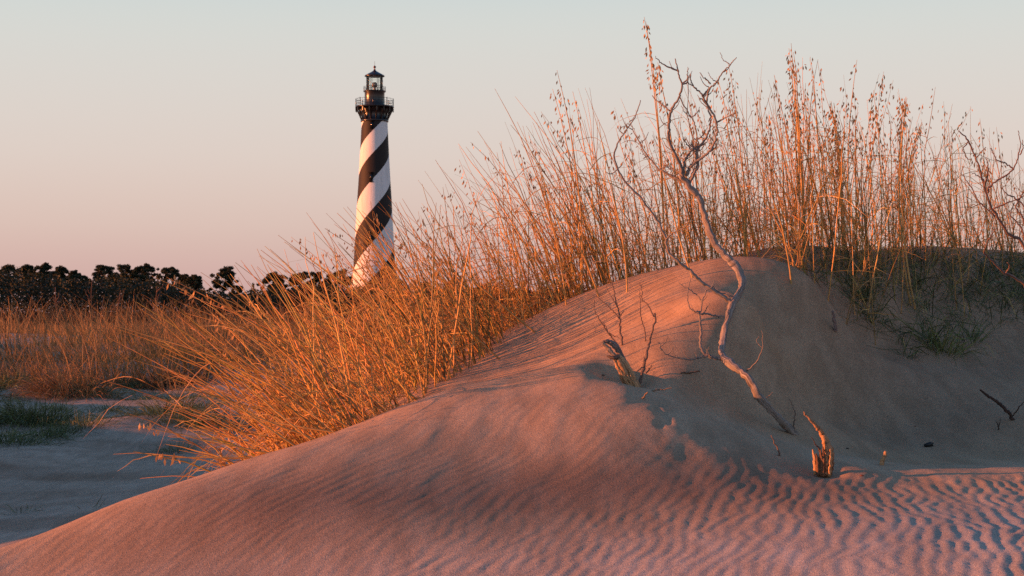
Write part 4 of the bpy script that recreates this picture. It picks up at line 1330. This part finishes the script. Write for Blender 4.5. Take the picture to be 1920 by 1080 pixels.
for i, (u0, v0, u1, v1) in enumerate([(1177, 722, 1156, 676), (1183, 728, 1160, 680), (1172, 712, 1150, 672), (1188, 728, 1172, 690), (1193, 728, 1178, 690)]):
    p = np.array([list(px(u0, v0, D1 - .042)) , list(px((u0 + u1) / 2 - 1, (v0 + v1) / 2, D1 - .052)), list(px(u1, v1, D1 - .045))])
    V, Q, U_ = tube(spline(p, 5), np.linspace(.006, .003, 11), 5, True, .2, i); m_.add(V, Q, col=(1.9, 1.35, .8), uv=U_)  # ridges carry the same orange sunlight in their tint
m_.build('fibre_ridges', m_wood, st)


def twig_thing(name, segs, label, cat_, D0=None, group=None, tint=(.75, .62, .56), mat=None):
    """segs: lists of (u, v), main one first, its first point in the sand; widths"""
    u, v = segs[0][0][0]
    g = hit(u, v) if D0 is None else np.array([*px(u, v, D0)[:2], float(H(np.array([px(u, v, D0)[0]]), np.array([px(u, v, D0)[1]]))[0])])
    D0 = g[1]
    t = empty(name, g, label, cat_, group)
    for i, (pts, w0, w1, dd) in enumerate(segs):
        limb('stem' if i == 0 else 'side_twig', D_(pts, D0 + (0 if i == 0 else dd * .5), D0 + dd, w0, w1), t, mat or m_wood, g, 6 if w0 > 3 else 5, .12, .003, int(pts[0][0]) + i, tint)
    return t


twig_thing('twig_shrub', [([(1198, 722), (1204, 700), (1210, 674), (1216, 650), (1221, 628), (1229, 594), (1226, 588)], 6, 3, .1), ([(1227, 594), (1214, 571), (1204, 562), (1203, 540), (1198, 530)], 3, 1.2, .1),
                          ([(1211, 678), (1207, 670)], 3, 1.5, 0), ([(1208, 688), (1200, 692), (1193, 699)], 3, 1.5, -.05), ([(1212, 700), (1218, 692), (1222, 684)], 2.5, 1.2, -.1)],
           'slender forked twig rising right behind the hollow stump', 'twig', D1 + .08)
twig_thing('twig_shrub', [([(1210, 640), (1209, 620), (1203, 600), (1200, 580), (1201, 562), (1199, 545)], 2.6, 1.2, .05)], 'thin wavy twig left of the fork of the slender twig', 'twig')
twig_thing('twig_shrub', [([(1166, 648), (1163, 618), (1162, 597), (1158, 575), (1152, 555), (1147, 530), (1138, 528)], 5, 1.5, .1), ([(1161, 597), (1150, 584), (1138, 573), (1128, 564), (1117, 554)], 3, 1.2, .05),
                          ([(1163, 592), (1170, 583)], 3, 1.2, 0), ([(1158, 576), (1148, 560), (1140, 545), (1136, 535)], 2.5, 1, .1), ([(1147, 530), (1150, 512)], 2, 1, .1)],
           'upright dark twig with side shoots above the hollow stump', 'twig')
twig_thing('twig_shrub', [([(1157, 646), (1146, 630), (1132, 612), (1122, 596), (1115, 582), (1114, 562)], 3.5, 1.4, .05), ([(1139, 620), (1135, 610), (1126, 600)], 2, 1, .05), ([(1140, 624), (1150, 629), (1160, 633)], 2, 1, 0)],
           'long thin curving twig left of the upright dark one', 'twig')
twig_thing('stick', [([(1222, 733), (1232, 731), (1246, 729), (1260, 727)], 4, 1.5, -.02)], 'small pale stick lying on the lit rim of the sand hollow', 'stick', tint=(1.1, .9, .7))
twig_thing('stick', [([(1204, 748), (1209, 742), (1214, 735)], 4, 2.5, -.02)], 'short stub of wood at the bottom edge of the sand hollow', 'stick', tint=(1.1, .85, .6))
twig_thing('stick', [([(1276, 700), (1290, 698), (1312, 696)], 4, 3, .02)], 'dull broken stick lying on the sand between the hollow stump and the dead tree', 'stick', tint=(.7, .55, .45))
twig_thing('twig_shrub', [([(1488, 806), (1489, 790), (1492, 770)], 3.5, 1.6, -.02), ([(1491, 776), (1486, 760), (1479, 748)], 2, 1, -.02)], 'tiny twig standing just right of the dead tree foot', 'twig')
twig_thing('twig_shrub', [([(1463, 855), (1456, 838), (1446, 816)], 4, 2, -.02), ([(1461, 852), (1456, 856)], 2, 1, -.02)], 'short slanting twig in the sand below the dead tree', 'twig')
twig_thing('stick', [([(1900, 788), (1889, 772), (1873, 756), (1855, 744), (1838, 731)], 8, 4, -.05), ([(1899, 780), (1908, 766), (1922, 752)], 3, 1.5, -.1)], 'dark knobbly stick slanting out of the shaded sand near the right edge', 'stick', tint=(.25, .18, .16))
twig_thing('stick', [([(1873, 806), (1871, 796), (1868, 790)], 2.5, 1.2, -.02), ([(1872, 800), (1877, 786)], 2, 1, -.02)], 'tiny dark forked sprig below the knobbly dark stick', 'stick', tint=(.25, .18, .16))
twig_thing('stick', [([(1567, 622), (1565, 604), (1561, 583)], 8, 5, -.03)], 'stubby grey wood peg on the shaded slope left of the green grass', 'stick', tint=(.9, .75, .75))

# splintered stump
D2 = S2[1]
b2 = np.array([S2[0], D2, float(H(np.array([S2[0]]), np.array([D2]))[0])])
sp_ = empty('splintered_stump', b2, 'small splintered stump tinted sunlit orange with one long curved horn, low on the right', 'stump')
limb('horn', [(1548, 892, D2, 18), (1552, 870, D2, 17), (1553, 850, D2, 15), (1550, 832, D2, 13), (1543, 815, D2, 11), (1534, 803, D2 - .01, 8), (1523, 791, D2 - .02, 5), (1513, 781, D2 - .02, 3.5), (1507, 772, D2 - .02, 2)], sp_, m_wood, b2, 9, .35, .003, 3, (1.5, 1.0, .62))  # warm tint paints orange sunlight onto the horn
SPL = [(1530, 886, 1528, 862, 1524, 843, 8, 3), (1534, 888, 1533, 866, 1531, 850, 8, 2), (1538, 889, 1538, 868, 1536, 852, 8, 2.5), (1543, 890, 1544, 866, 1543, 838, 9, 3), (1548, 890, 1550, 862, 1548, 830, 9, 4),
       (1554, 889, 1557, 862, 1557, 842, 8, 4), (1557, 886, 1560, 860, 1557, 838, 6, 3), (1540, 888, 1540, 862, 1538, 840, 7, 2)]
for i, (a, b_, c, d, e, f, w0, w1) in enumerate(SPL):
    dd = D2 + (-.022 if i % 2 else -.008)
    limb('splinter', [(a, b_ + 4, dd, w0), (c, d, dd - .004, w0 * .9), (e, f, dd + .004, w1)], sp_, m_wood, b2, 6, .35, .002, 70 + i, (2.0, 1.35, .75) if i in (0, 2, 4, 5) else (.7, .42, .26))  # sunlight painted into the tint of some splinters, the rest darker
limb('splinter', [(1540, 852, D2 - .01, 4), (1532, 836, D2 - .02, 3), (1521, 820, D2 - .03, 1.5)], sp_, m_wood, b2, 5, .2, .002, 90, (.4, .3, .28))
twig_thing('wood_peg', [([(1653, 872), (1656, 860), (1661, 847)], 10, 6, -.01)], 'little wooden peg tinted sunlit orange sticking out of the sand right of the splintered stump', 'peg', tint=(1.9, 1.3, .75))  # bright tint paints sunlight on the peg

# black scrap half buried in the sand
g = hit(1742, 838)
m_ = MB(g)
a = np.array([(-.030, 0, 0), (-.012, -.004, .012), (.008, 0, .018), (.030, .002, .012), (.022, .004, .004), (.026, .006, -.012), (.0, -.004, -.012), (-.026, 0, -.010)])
V = np.concatenate([a * (1, 1, 1.0) + (0, 0, .010), a * (.8, 1, .7) + (0, .022, .012), [(0, -.010, .012), (0, .03, .010)]])
Q = [(i, (i + 1) % 8, (i + 1) % 8 + 8, i + 8) for i in range(8)] + [(16, (i + 1) % 8, i, i) for i in range(8)] + [(17, i + 8, (i + 1) % 8 + 8, (i + 1) % 8 + 8) for i in range(8)]
m_.add(V + g, np.array(Q))
tag(m_.build('shell_scrap', plain('black_scrap', (.012, .012, .014), .5, 30)), 'small black curled scrap lying on the shaded sand', 'scrap')

# bare bush reaching in from the right edge
DR = 11.6
gb = px(1990, 560, DR); gz_ = float(H(np.array([gb[0]]), np.array([DR]))[0])
gb = np.array([gb[0], DR, gz_ - .02])
vb = 600 - (gb[2] - EYE) / DR * FPX
bush = empty('dead_bush', gb, 'bare tangled dead bush reaching in over the right edge of the picture', 'dead bush')
RB = [
    ('trunk', [(1990, vb + 6), (1955, (vb + 470) / 2 + 10), (1920, 463), (1893, 440), (1870, 407), (1854, 379), (1843, 338), (1831, 301), (1815, 264), (1797, 245)], 10, 2.5, DR - .4),
    ('branch', [(1985, vb), (1950, (vb + 534) / 2), (1920, 534), (1884, 511), (1861, 490), (1846, 472), (1856, 446), (1870, 426)], 9, 2, DR - .6),
    ('branch', [(1845, 350), (1851, 330), (1852, 310), (1848, 296)], 5, 2, DR - .4),
    ('branch', [(1852, 362), (1856, 349), (1880, 333), (1900, 317), (1910, 291), (1913, 268), (1909, 245)], 5, 1.8, DR - .7),
    ('twig', [(1900, 317), (1884, 306), (1870, 301), (1862, 286), (1856, 278)], 3.5, 1.5, DR - .6),
    ('branch', [(1866, 405), (1848, 390), (1833, 375), (1820, 348), (1803, 325), (1808, 312)], 4, 1.5, DR - .5),
    ('twig', [(1924, 392), (1905, 372), (1889, 365), (1878, 352)], 3.5, 1.5, DR - .5),
    ('branch', [(1935, 440), (1915, 405), (1905, 388), (1912, 372), (1925, 350)], 5, 2, DR - .3),
    ('branch', [(1862, 392), (1890, 380), (1925, 366)], 5, 2, DR - .3),
    ('twig', [(1815, 266), (1806, 280), (1812, 296), (1822, 300)], 2.5, 1.2, DR - .4),
    ('twig', [(1829, 296), (1840, 284), (1847, 276)], 2.5, 1.2, DR - .4),
    ('twig', [(1912, 290), (1918, 278), (1917, 262)], 2.5, 1.2, DR - .7),
    ('twig', [(1886, 512), (1893, 500), (1888, 492)], 3, 1.5, DR - .6),
    ('twig', [(1843, 338), (1834, 330), (1822, 324)], 2.5, 1.2, DR - .4),
    ('branch', [(1945, 480), (1925, 455), (1912, 424), (1895, 404), (1902, 380)], 5, 2, DR - .2),
]
for i, (nm, pts, w0, w1, d1) in enumerate(RB):
    limb(nm, D_(pts, DR if i < 2 else d1 + .05, d1, w0, w1), bush, m_wood, gb, 8 if w0 > 4 else 5, .14, .004, 200 + i, (.72, .56, .54))

# ------------------------------------------------------------------ sea oats one can pick out
def oat(u0, v0, u1, v1, D, label, w=3.6, bend=.0, seeds=20, leaves=3, nstem=1, seed=0, name='sea_oats_stalk', seed_lo=.72, tint=(1, 1, 1), group='sea oats stalks standing out of the dune grass', spread=4):
    """a plant rooted near (u0, v0), its tip at (u1, v1)"""
    r_ = np.random.default_rng(seed + int(u1))
    g0 = px(u0, v0, D); g0[2] = float(H(np.array([g0[0]]), np.array([g0[1]]))[0]) - .02
    t = empty(name, g0, label, 'sea oats', group)
    SP = []
    for k_ in range(nstem):
        b_ = g0 + (r_.normal(0, .012 * (nstem > 1)), r_.normal(0, .012 * (nstem > 1)), 0)
        tip = px(u1 + r_.normal(0, spread) * (k_ > 0), v1 + abs(r_.normal(0, 22)) * (k_ > 0), D + r_.normal(0, .08))
        s = np.linspace(0, 1, 10)[:, None]
        P = b_ * (1 - s) + tip * s + np.array([1., 0, 0]) * (bend * 4 * s * (1 - s)) + r_.normal(0, .003, (10, 3)) * s
        SP.append(P)
    SP = np.array(SP); R = np.outer(np.full(nstem, w * .5 * D / FPX), np.array([1, .97, .93, .88, .82, .74, .64, .52, .38, .2]))
    for k_ in range(nstem):
        m_ = MB(g0); V, Q = tubes(SP[k_:k_ + 1], R[k_:k_ + 1], 5); m_.add(V, Q, col=np.array(tint) * r_.uniform(.85, 1.15)); m_.build('stem', m_straw, t)
    if leaves:
        M = leaves * nstem; ii = np.repeat(np.arange(nstem), leaves)
        p0 = at_s(SP[ii], r_.uniform(.12, .62, M))
        B = blades(p0, r_.uniform(.15, .42, M), unit(np.stack([r_.normal(-.1, .7, M), r_.normal(0, .3, M), r_.uniform(.1, 1.2, M)], -1)), r_.uniform(.2, 1.0, M), np.where(r_.random(M) < .4, 1.0, 0), r_)
        W_ = np.outer(r_.uniform(.0018, .0035, M), [.8, 1, 1, .9, .75, .5, .15]); sd_ = unit(np.stack([r_.normal(0, 1, M), r_.normal(0, .3, M), r_.normal(0, .9, M)], -1))
        for k_ in range(M):
            V, Q = ribbons(B[k_:k_ + 1], W_[k_:k_ + 1], sd_[k_:k_ + 1])
            m_ = MB(g0); m_.add(V, Q, col=np.ones(3) * r_.uniform(.7, 1.2)); m_.build('leaf', m_straw, t)
    if seeds:
        V, Q = spikelets(SP, r_, lo=seed_lo, n_min=seeds, n_max=seeds + 10, size=.0175)
        m_ = MB(g0); m_.add(V, Q, col=r_.uniform(.5, 1.5, (len(V) // 4, 1)).repeat(4, 0) * np.ones((1, 3))); m_.build('seed_head', m_seed, t, False)
    return t


oat(1248, 512, 1209, 32, 11.85, 'tallest sea oats stalk of all, its seed head highest in the sky', 3.2, .03, 24, 4, 2)
oat(1276, 500, 1232, 118, 11.8, 'stalk with a dense dark drooping seed head left of the dead tree top', 4, .04, 44, 2, 1, seed_lo=.74)
oat(1090, 545, 1044, 132, 11.75, 'tall pale stalk with scattered seeds left of the dead tree limbs', 3.4, .06, 22, 3, 2)
oat(1120, 530, 1072, 172, 11.8, 'leaning stalk with sparse seeds just right of the tall pale one', 3.2, .05, 18, 3, 1)
oat(1062, 560, 928, 166, 11.5, 'long bare stem slanting up to the left alone against the sky', 3.0, .09, 0, 1, 1)
oat(1400, 486, 1366, 120, 12.1, 'stalk whose seeds hang beside the top right tip of the dead tree', 3.2, .03, 22, 3, 1)
oat(1506, 484, 1484, 82, 12.3, 'tall thick bundle of stalks with heavy seed heads right of the dead tree', 3.6, .02, 24, 4, 4, seed_lo=.66)
oat(1582, 482, 1558, 190, 12.6, 'very dense upright sheaf of dry stalks and leaves, brightest of the right half', 4, .015, 40, 8, 5, seed_lo=.35, spread=5)
oat(1540, 482, 1520, 104, 12.5, 'slim stalk with few seeds left of the dense upright sheaf', 3, .02, 14, 3, 1)
oat(1598, 482, 1607, 112, 12.7, 'tall stalk bending right at its tip above the dense sheaf', 3, -.05, 16, 3, 1)
oat(1650, 482, 1638, 168, 12.8, 'stalk with a clustered seed head right of the dense sheaf', 3, .03, 26, 3, 1)
oat(1712, 588, 1700, 180, 12.3, 'long stalk rooted low on the shaded slope with a drooping dark seed head', 4.2, -.07, 26, 3, 3, seed_lo=.8)
oat(1735, 486, 1722, 232, 12.9, 'short stalk with loosely hanging seeds right of the drooping dark seed head', 2.8, .02, 16, 3, 1)
oat(1850, 482, 1838, 222, 13.2, 'farthest right seed stalk standing behind the dead bush', 2.8, .02, 20, 3, 1)
# stems leaning out over the lit sand
oat(1286, 640, 1090, 556, 10.0, 'x', 3.6, .0, 0, 0, 1) if False else None
REEDS = [
    ((942, 672), (790, 520), 11.2, 'reed whose foot stands out on the lit sand below the middle of the grass'),
    ((798, 738), (768, 520), 10.9, 'thin reed rooted in the sand lowest on the lit edge'),
    ((878, 678), (716, 566), 10.9, 'reed lying far over, its foot in the lit sand between two others'),
    ((1124, 556), (1010, 330), 11.4, 'reed leaning left from the edge of the lit sand, first below the crest'),
    ((1008, 622), (800, 440), 11.0, 'reed lying far over to the left above the lit sand edge'),
    ((1176, 548), (1128, 300), 11.3, 'reed standing clear of the stand on the sunlit brow'),
    ((1300, 520), (1236, 260), 11.4, 'reed rooted on the lit brow just left of the long dead limb'),
    ((1484, 532), (1420, 300), 11.5, 'reed at the boundary of lit and shaded sand on the brow'),
]
for i, (a, b_, D, lab) in enumerate(REEDS):
    g = hit(*a); a = (a[0], a[1])
    oat(a[0], a[1], b_[0], b_[1], g[1], lab, 3.6, .04 if i % 2 else -.03, 0, 2, 1, seed=300 + i, name='dry_reed', group='single reeds along the edge of the lit sand')
# nearly flat stems spilling over the left end of the stand
FLAT = [((560, 840), (376, 716)), ((600, 812), (330, 722)), ((640, 800), (372, 880 - 110)), ((520, 846), (262, 800)), ((590, 820), (420, 690)), ((500, 850), (300, 898 - 40)), ((660, 780), (400, 640))]
LABF = ['upper of the flattened stems sweeping left above the green tussock', 'longest pale flattened stem reaching left over the shaded sand', 'flattened stem running left through the middle of the spill', 'lowest curving stem reaching far left over the valley sand',
        'flattened stem rising to the left out of the spill', 'stem lying along the sand at the lowest end of the stand', 'bowed stem at the top of the flattened spill']
for i, (a, b_) in enumerate(FLAT):
    D = float(np.interp(a[0], [480, 560, 735], [7.75, 8.05, 8.8])) + .1
    oat(a[0], a[1], b_[0], b_[1], D, LABF[i], 3.8, 0, 4 if i in (3, 5) else 0, 2, 1, seed=400 + i, name='bent_stem', seed_lo=.8, group='bent stems at the left end of the stand')

for i, (u, v, w_, lab, tn_) in enumerate([(1616, 893, 5, 'reddish bark chip at the edge of the rippled sand right of the splintered stump', (.9, .4, .35)), (1589, 842, 4, 'tiny dark bark chip on the shaded sand above the ripples', (.2, .18, .2)),
                                     (1716, 800, 3, 'tiny bark chip left of the black curled scrap', (.3, .25, .25)), (1130, 705, 5, 'dark bark chip in the sand hollow left of the hollow stump', (.3, .22, .2))]):
    g = hit(u, v)
    m_ = MB(g); k_ = w_ * .5 * g[1] / FPX
    P = g + np.array([(-1.6, 0, .1), (-.6, .2, .5), (.5, -.1, .6), (1.6, .1, .1)]) * k_
    V, Q, U_ = tube(P, np.array([.25, .55, .5, .2]) * k_, 6, True, .3, i); m_.add(V, Q, col=tn_, uv=U_)
    tag(m_.build('bark_chip', m_wood), lab, 'bark chip')
